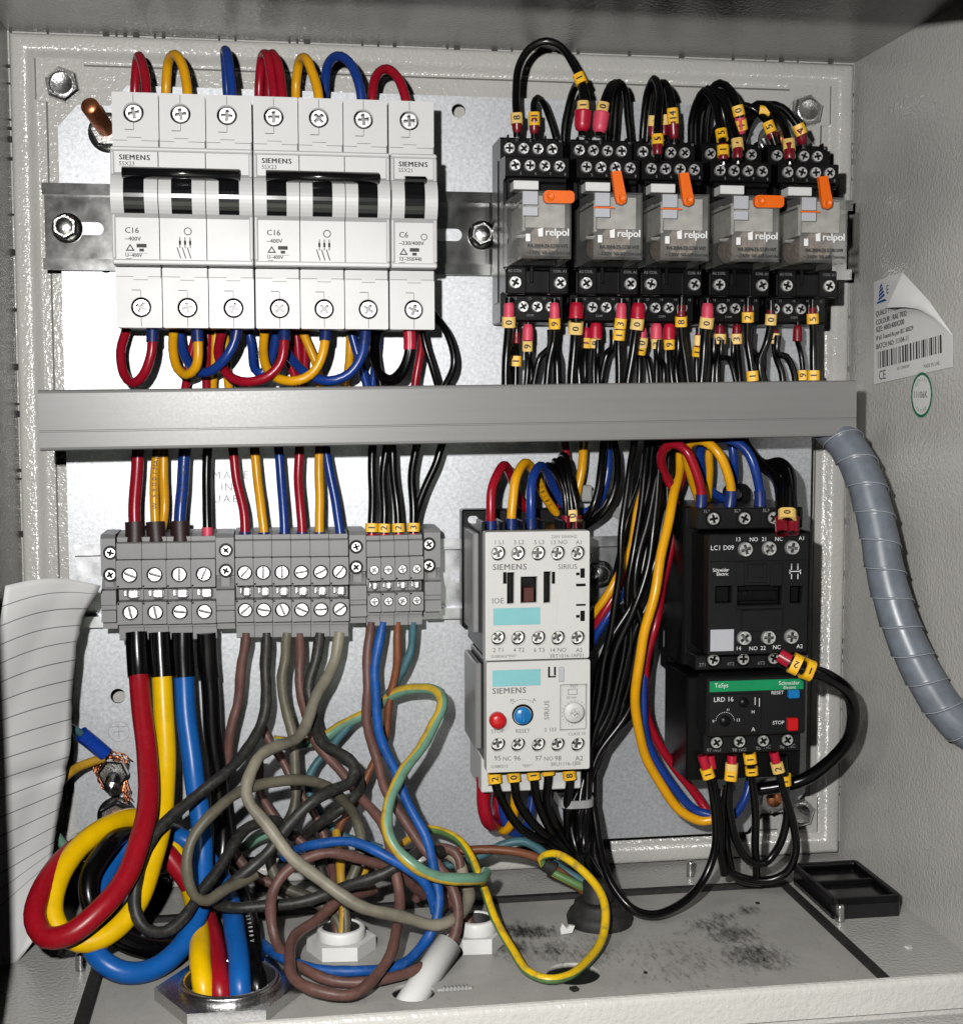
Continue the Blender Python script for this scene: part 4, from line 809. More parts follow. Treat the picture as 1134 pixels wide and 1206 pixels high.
G = Face(LD-16); G.text(tx, '2', 819, 907, 6); G.text(tx, '6T3', 891, 905, 5)
part('terminal_print', tx, 'dim_white_ink', t)

# ================================================================== things on the cabinet floor
def locknut(p, R, h, label, mtl='nut_plastic', bore=7.0, rimh=3.0, ph=0.2, cat='lock nut', z=-.35):
    t = thing('lock_nut', label, cat, (p.x, p.y, z), 'cable gland lock nuts')
    mb = MB().prism(circ(p.x, p.y, R, 6, ph), 'Z', z, z+h, holes=[circ(p.x, p.y, bore+.2, 24)]); part('hexagon', mb, mtl, t)
    mb = MB().lathe((p.x, p.y, z), (0, 0, 1), [(bore, -6), (bore, h+rimh), (bore+.5, h+rimh+.4), (bore+1.8, h+rimh), (bore+2.2, h+rimh-.6), (bore+2.2, h)], n=32); part('thread_collar', mb, mtl, t)
    part('bore_shade', MB().lathe((p.x, p.y, z), (0, 0, 1), [(bore-.35, -7), (bore-.35, h+rimh-.5), (bore-.02, h+rimh-.3)], n=32), 'rubber', t)  # dark lining added so the inside of the bore reads as shaded
    return t
locknut(GL1, 13.6, 5.5, 'white plastic lock nut that the mixed wires enter', bore=7.3, rimh=4, ph=.1)
locknut(GL2, 11.5, 6.0, 'white plastic lock nut behind the yellow and green wire', bore=6.3, rimh=5, ph=.08)
locknut(GLM, 27, 4.5, 'big chromed hexagonal lock nut around the thick cables', 'zinc', bore=16.2, rimh=2.2, ph=.02)
t = thing('cable_gland', 'black round rubber gland where the black wire bundle leaves', 'gland', (GL3.x, GL3.y, 0))
part('grommet', MB().lathe((GL3.x, GL3.y, -.4), (0, 0, 1), [(13.5, 0), (13.8, 2.5), (12.6, 5), (11, 5.6), (10.6, 8.5), (9, 9.6), (6.4, 9.8), (6, 6), (.01, 6)], n=36), 'rubber', t)
part('split_sleeve', MB().lathe((GL3.x-1, GL3.y+1, 4), (0, -.1, 1), [(6.2, 0), (6.0, 13), (5.2, 13.4), (.01, 13)], n=24), 'rubber', t)
q = atz(667, 1100, 0); part('torn_tab', MB().prism([(q.x-2.2, -.2), (q.x+2.4, .3), (q.x+3.4, 3.0), (q.x+1.4, 3.4), (q.x+.2, 2.0), (q.x-1.6, 4.4), (q.x-2.6, 1.8)], 'D', q.y-1.2, q.y+.2), 'nut_plastic', t)
a, b = atz(489, 1172, -4), atz(528, 1112, 9); t = thing('plastic_tube', 'white plastic tube leaning out of a floor hole', 'tube', a)
d = (b-a).normalized(); part('tube_wall', MB().lathe(a-d*8, d, [(5.4, 0), (5.4, (b-a).length+8), (4.4, (b-a).length+8), (4.4, 0)], n=28), 'nut_plastic', t)
q = atz(540, 1165, 0); sc = MB()
for k in range(7): sc.box(q.x-6+k*1.4, q.x-5.2+k*1.4, q.y-1.6, q.y+1.6, -.3, 1.4, .2)
sc.box(q.x-8, q.x+5, q.y-1.0, q.y+1.0, -.35, .7, .2); tp_ = part('cable_tie_scrap', sc, 'scrap'); top(tp_, 'offcut of white ribbed plastic lying on the floor plate', 'scrap')
# black open box
c0, c1, c2 = atz(943, 1052, 0), atz(1005, 1085, 0), atz(1061, 1076, 0)
bx0, bx1 = c0.x+1, atz(1061, 1079, 0).x; bd0, bd1 = atz(1000, 1040, 0).y-4, atz(1000, 1083, 0).y
t = thing('plastic_tray', 'small black plastic box lying on the floor beside the wall', 'box', ((bx0+bx1)/2, (bd0+bd1)/2, 0))
th = 9.0; tr = MB().prism(rr(bx0, bd0, bx1, bd1, 2.0), 'Z', .1, 6.0); part('base', tr, 'gloss_black', t)
part('rim_wall', MB().prism(rr(bx0, bd0, bx1, bd1, 2.0), 'Z', 6.01, th, holes=[rr(bx0+1.6, bd0+1.6, bx1-1.6, bd1-1.6, 1.2)]), 'black_plastic', t)
part('partition', MB().box(bx0+1.7, bx1-1.7, (bd0*.55+bd1*.45), (bd0*.55+bd1*.45)+1.6, 6.02, th-1, .2), 'black_plastic', t)

# ================================================================== spiral wrap hose
def cr(pts, step=2.0):
    """centripetal-like Catmull-Rom through the points, resampled to about one point per step mm"""
    pts = [Vector(p) for p in pts]; out = []
    Q = [pts[0]*2-pts[1]] + pts + [pts[-1]*2-pts[-2]]
    for i in range(1, len(Q)-2):
        p0, p1, p2, p3 = Q[i-1], Q[i], Q[i+1], Q[i+2]; n = max(2, int((p2-p1).length/step))
        t0 = 0; t1 = max(1e-4, (p1-p0).length**.5); t2 = t1+max(1e-4, (p2-p1).length**.5); t3 = t2+max(1e-4, (p3-p2).length**.5)
        for k in range(n):
            t_ = t1+(t2-t1)*k/n
            A1 = p0*((t1-t_)/(t1-t0)) + p1*((t_-t0)/(t1-t0)); A2 = p1*((t2-t_)/(t2-t1)) + p2*((t_-t1)/(t2-t1)); A3 = p2*((t3-t_)/(t3-t2)) + p3*((t_-t2)/(t3-t2))
            B1 = A1*((t2-t_)/(t2-t0)) + A2*((t_-t0)/(t2-t0)); B2 = A2*((t3-t_)/(t3-t1)) + A3*((t_-t1)/(t3-t1))
            out.append(B1*((t2-t_)/(t2-t1)) + B2*((t_-t1)/(t2-t1)))
    out.append(pts[-1]); return out
path = cr([at(x, y, d) for x, y, d in ((960, 490, 66), (990, 515, 74), (1016, 560, 84), (1033, 620, 92), (1044, 680, 98), (1062, 740, 104), (1090, 800, 110), (1126, 850, 116), (1175, 880, 122))], .5)
pitch = 11.6
def hr(l, q):
    f = ((l/pitch) - q/(2*math.pi)) % 1.0
    e = math.exp(-((f-.985)/.02)**2)*.25; return 7.2 + .55*f + e
t = thing('spiral_wrap', 'grey blue spiral wrapped hose leaving the duct end', 'hose', path[0])
part('wrap', MB().tube(path, 7, 36, rfun=hr, uv=False), 'hose', t)
hx_ = []; a_ = ((path[1]-path[0]).normalized()).orthogonal().normalized(); l_ = 0
for i in range(1, len(path)-1):
    tg_ = (path[i+1]-path[i-1]).normalized(); l_ += (path[i]-path[i-1]).length; a_ = (a_ - tg_*a_.dot(tg_)).normalized(); b_ = tg_.cross(a_); q_ = 2*math.pi*l_/pitch
    for k_ in (0,): hx_.append(path[i] + (a_*math.cos(q_) + b_*math.sin(q_))*7.85)
part('wrap_edge', MB().tube(hx_, .22, 6, uv=False), 'hose_edge', t)
pth2 = [p + Vector((6.5, -3, 1.0)) for p in path[::6]]
pb = MB().tube(pth2, 1.4, 10); o = part('hose_shadow', pb, 'wire_black'); top(o, 'thin black strip standing for the shadow along the spiral wrapped hose', 'wire')  # black tube drawn in place of the shadow at the hose's right edge

# ================================================================== stickers on the side wall
XW = W2-.25
def wall(x, y): return atx(x, y, XW)
BL, TL, BR = wall(1029.5, 452.5), wall(1029.5, 332), wall(1122, 432)
su = (BR-BL); sw = su.length; su = su.normalized(); sv = (TL-BL); sv = (sv - su*sv.dot(su)); sh = sv.length; sv = sv.normalized()
def st(u, v, o=0.0): p = BL + su*(u*sw) + sv*(v*sh); return Vector((XW-o, p.y, p.z))
t = thing('type_label', 'white type label with barcode and a peeling upper corner', 'label', BL)
def sheet(pts, o): 
    mb = MB(); n = len(pts); mb.add([st(u, v, o) for u, v in pts] + [st(u, v, o-.12) for u, v in pts], [tuple(range(n)), tuple(range(2*n-1, n-1, -1))] + [(i, (i+1) % n, n+(i+1) % n, n+i) for i in range(n)]); return mb
def wsheet(pts, o):
    mb = MB(); n = len(pts); q = [wall(*p) for p in pts]; mb.add([Vector((XW-o, p.y, p.z)) for p in q] + [Vector((XW-o+.12, p.y, p.z)) for p in q], [tuple(range(n)), tuple(range(2*n-1, n-1, -1))] + [(i, (i+1) % n, n+(i+1) % n, n+i) for i in range(n)]); return mb
part('paper', wsheet([(1029.5, 332), (1045, 326), (1063, 320.5), (1094, 355), (1122, 394), (1122, 432), (1029.5, 452.5)], .12), 'label_white', t)
fl = MB(); n = 12; rows = []
FT_ = [(0, (1063, 320.5)), (.5, (1094, 354)), (1, (1122, 394))]; ET_ = [(0, (1044.5, 362)), (.3, (1066, 361.5)), (.55, (1082, 364)), (.75, (1099, 374)), (1, (1122, 396))]
for i in range(n+1):
    s_ = i/n; f0, e0 = lerp(FT_, s_), lerp(ET_, s_); row = []
    for j in range(7):
        w_ = j/6; row.append(atx(f0[0]+(e0[0]-f0[0])*w_, f0[1]+(e0[1]-f0[1])*w_, XW-.2-(1-s_)*5.5*math.sin(w_*math.pi*.55)))
    rows.append(row)
fl.add([p for r in rows for p in r], [(i*7+j, i*7+j+1, (i+1)*7+j+1, (i+1)*7+j) for i in range(n) for j in range(6)], True)
part('peeled_corner', fl, 'label_white', t)
tx = MB(); uu, vv = su, sv
def line(s_, u, v, h): tx.text(s_, st(u, v, .16), uu, vv, h)
for s_, v in (('QUALITY PASSED', .655), ('COLOUR : RAL 7032', .572), ('SIZE: 400X400X200', .50), ('IP 65 Tested As per IEC 60529', .42), ('BATCH NO: 11104-11', .335)): [tx.text(s_, st(.04+o_, v, .16+o_), uu, vv, 2.25 if len(s_) < 20 else 1.9) for o_ in (0, .003)]
line('CE', .07, .03, 4.0); line('EAT-20440300', .32, .085, 1.3); line('MADE IN UAE', .66, .045, 1.5)
u_ = .06
while u_ < .9:
    w_ = random.choice((.008, .014, .022)); a = [st(u_, .145, .15), st(u_+w_, .145, .15), st(u_+w_, .305, .15), st(u_, .305, .15)]; tx.add(a, [(0, 1, 2, 3)]); u_ += w_ + random.choice((.008, .013, .02))
part('print', tx, 'ink', t)
lg = MB()
for k in range(4): y_ = .80+.035*k; a = [st(.08+.005*k, y_, .16), st(.17-.01*k, y_+.03, .16), st(.16-.01*k, y_+.055, .16), st(.085+.005*k, y_+.025, .16)]; lg.add(a, [(0, 1, 2, 3)])
a = [st(.05, .775, .16), st(.2, .775, .16), st(.17, .80, .16), st(.07, .795, .16)]; lg.add(a, [(0, 1, 2, 3)]); lg.text('E', st(.19, .84, .16), uu, vv, 3.6); part('logo', lg, 'logo_blue', t)
C = wall(1085.5, 465); r_ = (wall(1085.5, 438) - wall(1085.5, 492)).length/2; wu, wv = Vector((0, 1, 0)), Vector((0, 0, 1))
def disc(rad, o, inner=None):
    mb = MB(); n = 40; vs = [Vector((XW-o, C.y+rad*math.cos(2*math.pi*i/n), C.z+rad*math.sin(2*math.pi*i/n))) for i in range(n)]
    if inner is None: return mb.add(vs, [tuple(range(n))])
    vi = [Vector((XW-o, C.y+inner*math.cos(2*math.pi*i/n), C.z+inner*math.sin(2*math.pi*i/n))) for i in range(n)]
    return mb.add(vs+vi, [(i, (i+1) % n, n+(i+1) % n, n+i) for i in range(n)])
t = thing('round_label', 'round white sticker with a green ring below the type label', 'label', C)
part('paper', disc(r_, .1), 'label_white', t); part('ring', disc(r_*.99, .16, r_*.86), 'ring_green', t)
tx = MB().text('11106K', (XW-.17, C.y-r_*.78, C.z-1.2), wu, wv, 2.7); part('print', tx, 'ink', t)
tx = MB()
for k, c_ in enumerate('QUALITY'):
    q = math.radians(140-k*14); rv = Vector((0, math.cos(q), math.sin(q))); tx.text(c_, Vector((XW-.17, C.y, C.z))+rv*r_*.62, Vector((0, math.sin(q), -math.cos(q))), rv, 1.3, 'c')
for k, c_ in enumerate('PASSED'):
    q = math.radians(235+k*14); rv = Vector((0, math.cos(q), math.sin(q))); tx.text(c_, Vector((XW-.17, C.y, C.z))+rv*r_*.76, Vector((0, -math.sin(q), math.cos(q))), -rv, 1.3, 'c')
part('ring_print', tx, 'ring_green', t)

# ================================================================== ruled paper
RT = [(0, (119, 690, 62)), (.06, (112, 702, 62)), (.12, (97, 728, 60)), (.2, (91, 760, 58)), (.3, (86, 810, 56)), (.4, (84, 860, 56)), (.45, (82, 884, 57)), (.5, (78, 906, 57)), (.6, (71, 950, 57)), (.7, (64, 992, 58)), (.8, (61, 1015, 60)), (.9, (56, 1052, 64)), (1, (40, 1108, 70))]
mb = MB(); NU, NV = 14, 60; vs = []; uvs = []
for j in range(NV+1):
    v = j/NV; R = lerp(RT, v); Lp = (max(-28, 6-75*v), 690+v*508, 84+3*math.sin(v*5))
    for i in range(NU+1):
        u = i/NU; bow = math.sin(math.pi*u)
        x = Lp[0]+(R[0]-Lp[0])*u + random.uniform(-.5, .5)*(u > .97); y = Lp[1]+(R[1]-Lp[1])*u - bow*9*max(0, 1-v*2.2); d = Lp[2]+(R[2]-Lp[2])*u + .9*abs(math.sin(u*4.3+v*6)) + .8*abs(math.sin(v*9-u*2.6+.4)) - 2.2*max(0, 1-abs(v-.47-.03*u)/.03)
        vs.append(at(x, y, d))
fs = []
for j in range(NV):
    for i in range(NU):
        fs.append((j*(NU+1)+i, j*(NU+1)+i+1, (j+1)*(NU+1)+i+1, (j+1)*(NU+1)+i)); uvs.append(((i/NU, j/NV), ((i+1)/NU, j/NV), ((i+1)/NU, (j+1)/NV), (i/NU, (j+1)/NV)))
mb.add(vs, fs, True); mb.uv = uvs
pp = part('paper_sheet', mb, 'ruled_paper'); top(pp, 'torn sheet of ruled paper hanging beside the terminal rows', 'paper')
so = pp.modifiers.new('thickness', 'SOLIDIFY'); so.thickness = .0002

for nm, x, y, sz, ml, lab in (('paint_chip', 1070, 1117, 1.3, 'nut_plastic', 'tiny white chip lying on the floor beside the wall'), ('dark_flake', 676, 1166, 1.6, 'rubber', 'small dark flake on the floor plate before the round hole'), ('dark_flake', 892, 1064, .8, 'rubber', 'tiny dark crumb on the floor plate near the back gasket'), ('dark_flake', 760, 1146, .7, 'rubber', 'tiny dark crumb at the front of the floor plate')):
    q = atz(x, y, 0); mb = MB().prism([(q.x-sz, q.y-sz*.6), (q.x+sz*.7, q.y-sz), (q.x+sz, q.y+sz*.5), (q.x-sz*.3, q.y+sz)], 'Z', -.3, sz*.5); top(part(nm, mb, ml), lab, 'debris')
# ================================================================== wires
def frame_at(path, i):
    i = max(1, min(len(path)-2, i)); t = (path[i+1]-path[i-1]).normalized()
    view = Vector((CAM.x, -CAM.y, CAM.z)) - path[i]; n = (view - t*view.dot(t)).normalized(); return path[i], t, n, t.cross(n)
def nearest(path, x, y):
    return min(range(len(path)), key=lambda i: (px(path[i])[0]-x)**2 + (px(path[i])[1]-y)**2)
def marker(parent, path, xy, txt, r, material='sleeve_yellow', L=4.3, tilt=0.0, both=False):
    i = nearest(path, *xy); p, t, n, s = frame_at(path, i); mb = MB(); ww, hh = max(r*1.5, r+.85), r*1.32
    prof = rr(-ww, -hh, ww, hh, min(ww, hh)*.72, 4); inner = circ(0, 0, r*1.06, 16)
    # closed sleeve: section in (s, n), swept along t
    tri = tessellate_polygon([[Vector((*q, 0)) for q in prof], [Vector((*q, 0)) for q in inner]]); fl = prof+inner; N = len(fl)
    vs = [p + s*q[0] + n*q[1] + t*k for k in (-L/2, L/2) for q in fl]
    fs = [tuple(a) for a in tri] + [tuple(a+N for a in reversed(tr_)) for tr_ in tri]
    mb.add(vs, fs); k0 = len(prof)
    mb.add(vs, [(a, (a+1) % k0, N+(a+1) % k0, N+a) for a in range(k0)])
    m_ = part('number_sleeve', mb, material, parent)
    if txt:
        tx = MB(); h = min(2.7, ww*1.3)
        right = t if t.z > 0 else -t
        up2 = s if right.cross(s).dot(n) < 0 else -s
        # reading direction follows the wire, letters face the viewer
        [tx.text(txt, p + n*(hh+.04+o_*.1) - up2*h*.5 + right*o_, right, up2, h, 'c') for o_ in (-.13, 0, .13)]; part('sleeve_number', tx, 'ink', m_)
    return m_
def ferrule(parent, path, end, color, L=6.0, rf=1.32, pin=1.6, collar=True, r=1.5):
    P_ = list(path) if end == 0 else list(reversed(path)); acc = 0; k = 0
    while k < len(P_)-2 and acc < L: acc += (P_[k+1]-P_[k]).length; k += 1
    a, b = P_[0], P_[k]; d = (a-b).normalized(); R = r*rf
    mb = MB().lathe(b, d, [(R*.98, -.4), (R*1.05, 0), (R, .5), (R*.97, L*.62), (R*.8, L*.88), (R*.45, L), (.01, L)], n=16)
    f = part('ferrule', mb, color, parent)
    if pin: part('ferrule_pin', MB().lathe(b + d*(L-.1), d, [(r*.36, 0), (r*.36, pin), (.01, pin)], n=10), 'screw_steel', f)
    return f
def sleeve(parent, path, end, color, L=7.0, rf=1.4, r=2.0, name='ferrule'):
    P_ = list(path) if end == 0 else list(reversed(path)); acc = 0; sub = [P_[0]]
    for q in P_[1:]:
        acc += (q-sub[-1]).length; sub.append(q)
        if acc >= L: break
    return part(name, MB().tube(sub, r*rf, 16, uv=False), color, parent)
def wire(m_, r, pts, label, group=None, ferr=(), marks=(), sleeves=(), cat='wire', name=None, n=12, step=2.2, floor=False, wob=None):
    raw = [at(x, y, d) for x, y, d in pts]
    if floor: raw = [q if q.z > r+.4 else atz(x, y, r+.4) for q, (x, y, d) in zip(raw, pts)]
    path = cr(raw, step)
    w_ = wob if wob is not None else (.2 if m_ in ('black', 'red', 'yellow', 'blue') else .12)
    if w_ > 0:
        ph = [random.uniform(0, 6.28) for _ in range(6)]; acc = 0; L_t = sum((path[i+1]-path[i]).length for i in range(len(path)-1)); q_ = []
        for i, p_ in enumerate(path):
            if i: acc += (path[i]-path[i-1]).length
            e_ = min(1, acc/12, (L_t-acc)/12); q_.append(p_ + Vector((math.sin(acc*.21+ph[0]) + .7*math.sin(acc*.093+ph[1]), math.sin(acc*.17+ph[2]), math.sin(acc*.19+ph[3]) + .7*math.sin(acc*.08+ph[4])))*w_*max(0, e_))
        path = q_
    base = min(path, key=lambda q: q.z)
    t = thing(name or (m_.replace('thick_', '').replace('pale_khaki', 'khaki').replace('aged_', '').replace('mid_', '').replace('orange_brown', 'brown').replace('pale_', '')+'_wire'), label, cat, base, group)
    rf_ = None
    if wob and wob > .3: pr_ = random.uniform(0, 6); rf_ = lambda l, q: r*(1 + .05*math.sin(l*.31+pr_) + .035*math.sin(l*.83+2*pr_) + .03*math.sin(2*q + l*.05))
    part('insulation', MB().tube(path, r, n, rfun=rf_), 'wire_'+m_, t)
    for f in ferr: ferrule(t, path, f[0], 'ferrule_'+f[1], *(f[2:]), r=r)
    for s_ in sleeves: sleeve(t, path, s_[0], s_[1], s_[2], s_[3], r, *(s_[4:]))
    for mk in marks: marker(t, path, mk[0], mk[1], r, *(mk[2:]))
    return t, path

def print_along(parent, path, xy, txt, r, h, material, rev=False, spacing=1.15):
    i = nearest(path, *xy); tx = MB(); sgn = -1 if rev else 1; acc = 0.0; k = h/CAPH
    for c in txt:
        p, t, n, s = frame_at(path, i); right = t*sgn; up2 = s if right.cross(s).dot(n) < 0 else -s
        tx.text(c, p + n*(r+.05) - up2*h*.5, right, up2, h); need = ADV.get(c, .5)*k*spacing; acc += need
        while acc > 0 and 0 < i+sgn < len(path)-1: acc -= (path[i+sgn]-path[i]).length; i += sgn
    return part('cable_print', tx, material, parent)
# ---- above the breakers
G1 = 'looped wires above the breakers'
for m_, lab, pts in (
    ('red', 'short red wire arching above the first pole of the first breaker', [(160, 150, 26), (159, 95, 28), (163, 67, 34), (168, 76, 42), (172, 112, 48), (172, 130, 48)]),
    ('yellow', 'yellow wire looping above the second pole of the first breaker', [(197, 150, 27), (195, 100, 27), (198, 72, 31), (207, 64, 38), (215, 76, 44), (221, 112, 48), (221, 130, 48)]),
    ('blue', 'blue wire arching above the third pole of the first breaker', [(271, 150, 27), (268, 100, 28), (264, 60, 34), (268, 66, 42), (273, 112, 48), (273, 130, 48)]),
    ('red', 'red wire, outer one of the pair above the middle breaker', [(306, 150, 26), (306, 92, 28), (309, 66, 33), (316, 66, 41), (322, 112, 47), (322, 130, 47)]),
    ('red', 'red wire, inner one of the pair above the middle breaker', [(317, 150, 27), (316, 92, 29), (319, 64, 36), (326, 72, 43), (333, 112, 49), (333, 130, 49)]),
    ('yellow', 'yellow wire looping above the second pole of the middle breaker', [(351, 150, 27), (349, 95, 28), (353, 70, 33), (361, 68, 40), (370, 92, 46), (375, 115, 48), (375, 130, 48)]),
    ('blue', 'blue wire bowing over the third pole of the middle breaker', [(382, 150, 27), (382, 105, 28), (386, 76, 33), (398, 66, 39), (411, 73, 44), (422, 97, 48), (426, 118, 48), (427, 135, 48)]),
    ('red', 'red wire bowing over to the narrow single pole breaker', [(437, 150, 28), (438, 112, 30), (444, 88, 35), (456, 81, 41), (468, 91, 45), (478, 116, 48), (480, 135, 48)])):
    wire(m_, 1.95, pts, lab, G1)

# ---- loops under the breakers, from terminal to duct
G2 = 'looped wires under the breakers'; B = (1, 'ferrule_blue', 7.0, 1.22)
def lp(m_, lab, pts, sl=True, r=1.95, **k): return wire(m_, r, pts, lab, G2, sleeves=[B] if sl else [], **k)
lp('red', 'red wire hanging in a loop under the first breaker pole', [(152, 375, 34), (148, 392, 35), (142, 415, 38), (146, 440, 42), (157, 450, 46), (169, 441, 50), (177, 418, 51), (180, 380, 50)])
lp('yellow', 'yellow wire hanging in a tight loop under the second breaker pole', [(206, 375, 34), (204, 395, 35), (204, 413, 38), (210, 434, 42), (220, 441, 46), (230, 432, 50), (233, 410, 51), (232, 380, 50)])
lp('blue', 'blue wire swinging from the second to the third breaker pole', [(212, 375, 30), (213, 398, 31), (219, 421, 34), (233, 437, 42), (250, 436, 47), (266, 421, 50), (276, 400, 50), (280, 378, 50)])
lp('red', 'long red wire looping from the first breaker to the middle breaker', [(266, 375, 32), (260, 398, 33), (258, 420, 38), (270, 442, 46), (290, 450, 50), (312, 446, 52), (328, 430, 52), (334, 408, 52), (335, 380, 50)])
lp('yellow', 'yellow wire swinging under the first two poles of the middle breaker', [(314, 375, 32), (311, 395, 33), (309, 412, 36), (315, 435, 43), (331, 447, 49), (352, 447, 52), (370, 436, 52), (381, 415, 52), (384, 380, 50)])
lp('blue', 'blue wire swinging under the last two poles of the middle breaker', [(327, 375, 30), (333, 400, 32), (345, 424, 38), (362, 442, 46), (388, 448, 51), (412, 439, 52), (426, 418, 52), (431, 380, 50)])
for m_, lab, pts in (
    ('red', 'red wire dropping straight behind the yellow loop of the first breaker', [(245, 375, 25), (244, 420, 26), (243, 475, 30)]),
    ('red', 'red wire slanting behind the blue loop into the duct', [(236, 375, 24), (228, 405, 25), (222, 430, 26), (216, 475, 30)]),
    ('yellow', 'yellow wire dropping between the red and blue loops', [(254, 375, 24), (252, 420, 25), (250, 475, 29)]),
    ('yellow', 'yellow wire dropping below the third pole of the first breaker', [(262, 375, 22), (267, 420, 24), (271, 475, 29)]),
    ('blue', 'blue wire in a small loop between the first two breakers', [(290, 375, 27), (296, 405, 27), (300, 434, 30), (309, 438, 32), (320, 420, 30), (326, 375, 26)]),
    ('red', 'red wire dropping straight under the middle breaker', [(346, 375, 24), (352, 415, 25), (354, 475, 29)]),
    ('red', 'red wire bending under the second pole of the middle breaker', [(318, 375, 23), (332, 410, 24), (346, 440, 26), (352, 475, 30)]),
    ('red', 'red wire running beside the straight one under the middle breaker', [(361, 375, 23), (359, 415, 24), (355, 475, 27)]),
    ('yellow', 'yellow wire slanting behind the middle breaker loops', [(350, 375, 27), (361, 402, 28), (374, 432, 29), (380, 475, 31)]),
    ('yellow', 'yellow wire dropping under the third pole of the middle breaker', [(414, 375, 24), (411, 415, 25), (406, 475, 29)]),
    ('blue', 'blue wire slanting down under the gap of the last two breakers', [(409, 375, 27), (417, 405, 27), (428, 436, 28), (436, 475, 31)]),
    ('blue', 'blue wire dropping beside the black loop of the narrow breaker', [(447, 375, 23), (444, 415, 24), (436, 475, 28)]),
    ('black', 'black wire dropping behind the last blue loop', [(436, 375, 28), (440, 410, 29), (446, 440, 31), (452, 475, 33)])):
    lp(m_, lab, pts, False, 1.85)
for dx, lab in ((-2, 'black wire looping back from the narrow breaker, upper strand'), (4, 'black wire looping back from the narrow breaker, lower strand')):
    wire('black', 1.75, [(452+dx*.3, 375, 27), (444, 398, 28), (441+dx*.5, 420, 32), (447, 440+dx*.5, 38), (460, 447+dx*.6, 43), (473, 438+dx, 48), (481+dx*.4, 417, 50), (481.5+dx*.35, 378, 50)], lab, G2, sleeves=[(1, 'ferrule_red', 9.5, 1.25)])
lp('red', 'red wire dropping below the narrow breaker', [(498, 375, 36), (495, 412, 38), (486, 475, 38)], False, 1.7)
lp('black', 'thin black wire leaning below the narrow breaker', [(496, 375, 40), (500, 400, 42), (509, 432, 42), (522, 475, 40)], False, 1.45)
lp('black', 'black wire bulging out beside the narrow breaker', [(500, 355, 30), (515, 376, 34), (527, 392, 38), (534, 415, 40), (533, 434, 40), (524, 454, 38), (515, 475, 38)], False, 1.55)

# ---- duct to the terminal row
G3 = 'wires dropping from the duct to the terminals'
BR_ = (1, 'ferrule_brown', 8.0, 1.55)
def dn(m_, r, pts, lab, sl): return wire(m_, r, pts, lab, G3, sleeves=[sl] if sl else [])
dn('red', 2.55, [(164, 515, 36), (161, 560, 38), (159, 600, 40), (159, 642, 42)], 'thick red wire into the first wide terminal', BR_)
t_, p_ = dn('yellow', 1.9, [(186, 515, 36), (183, 560, 38), (182, 600, 40), (185, 642, 42)], 'yellow wire, front strand into the second wide terminal', (1, 'ferrule_brown', 7.2, 2.0))
print_along(t_, p_, (185, 600), 'W5 9001 MADE', 1.9, 1.9, 'ink', rev=True, spacing=1.3)
dn('yellow', 1.9, [(192, 515, 35), (193, 560, 36), (193, 595, 36), (188, 642, 40)], 'yellow wire, rear strand into the second wide terminal', None)
t_, p_ = dn('blue', 2.5, [(219, 515, 36), (215, 565, 38), (212, 600, 40), (213, 642, 42)], 'thick blue wire into the third wide terminal', BR_)
print_along(t_, p_, (214, 596), 'W5 4 B 9001', 2.5, 1.8, 'ink', rev=True, spacing=1.4)
dn('black', 1.95, [(246, 515, 36), (243, 560, 38), (244, 595, 40), (244, 642, 42)], 'black wire into the fourth wide terminal', (1, 'ferrule_pink', 5.0, 1.18))
for i, (m_, a, b, c) in enumerate((('red', 273, 278, 289), ('yellow', 299, 302, 312), ('blue', 328, 330, 335), ('red', 354, 351, 356), ('yellow', 378, 375, 376), ('blue', 382, 388, 402))):
    dn(m_, 1.95, [(a, 515, 36), (b, 560, 38), ((b+c)/2+(1 if i else 2), 595, 40), (c, 640, 42)], '%s wire into the %s medium terminal' % (m_, ordn[i] if i < 5 else 'sixth'), (1, 'ferrule_blue', 4.4, 1.25))
for i, (a, b, c, tx_, lab) in enumerate(((439, 438, 438, '1', 'first slim terminal'), (457, 452, 452, '2', 'second slim terminal'), (461, 464, 470, '2', 'third slim terminal'), (492, 486, 487, '3', 'fourth slim terminal'))):
    wire('black', 1.8, [(a, 515, 36), (b, 560, 38), ((b+c)/2, 595, 40), (c, 642, 42)], 'black wire with yellow number sleeve into the '+lab, G3, marks=[((c, 621 + (1.5 if i == 1 else 0)), tx_, 'sleeve_yellow', 3.6)], sleeves=[(1, 'ferrule_red', 4.2, 1.2)])
wire('black', 1.7, [(523, 515, 36), (512, 548, 36), (499, 580, 37), (490, 606, 39), (488, 620, 41)], 'black wire slanting into the fourth slim terminal', G3)

# ---- relay tops
G4 = 'black control wires above the relays'
def up(pts, lab, r=1.5, ferr=(), marks=()): return wire('black', r, pts, lab, G4, ferr, marks)
DRed, Red, Pink = 'dark_red', 'red', 'pink'
up([(609, 161, 47), (609, 140, 47), (607, 112, 44), (611, 78, 42), (624, 56, 42), (642, 48, 43), (660, 55, 45), (674, 72, 47), (684, 92, 49), (690, 113, 51), (690, 140, 52)], 'tall black wire loop rising above the first relay', 1.6, [(0, DRed, 6.2, 1.3)], [((608, 141), '8', 'sleeve_cream'), ((685, 93), '1')])
up([(629, 163, 46), (629, 140, 46), (628, 122, 44), (633, 115, 41), (641, 122, 37), (649, 142, 33), (657, 172, 30)], 'short black loop with sleeve marked eleven above the first relay', 1.45, [(0, DRed, 6.2, 1.5)], [((629, 138), '11', 'sleeve_yellow', 5.5)])
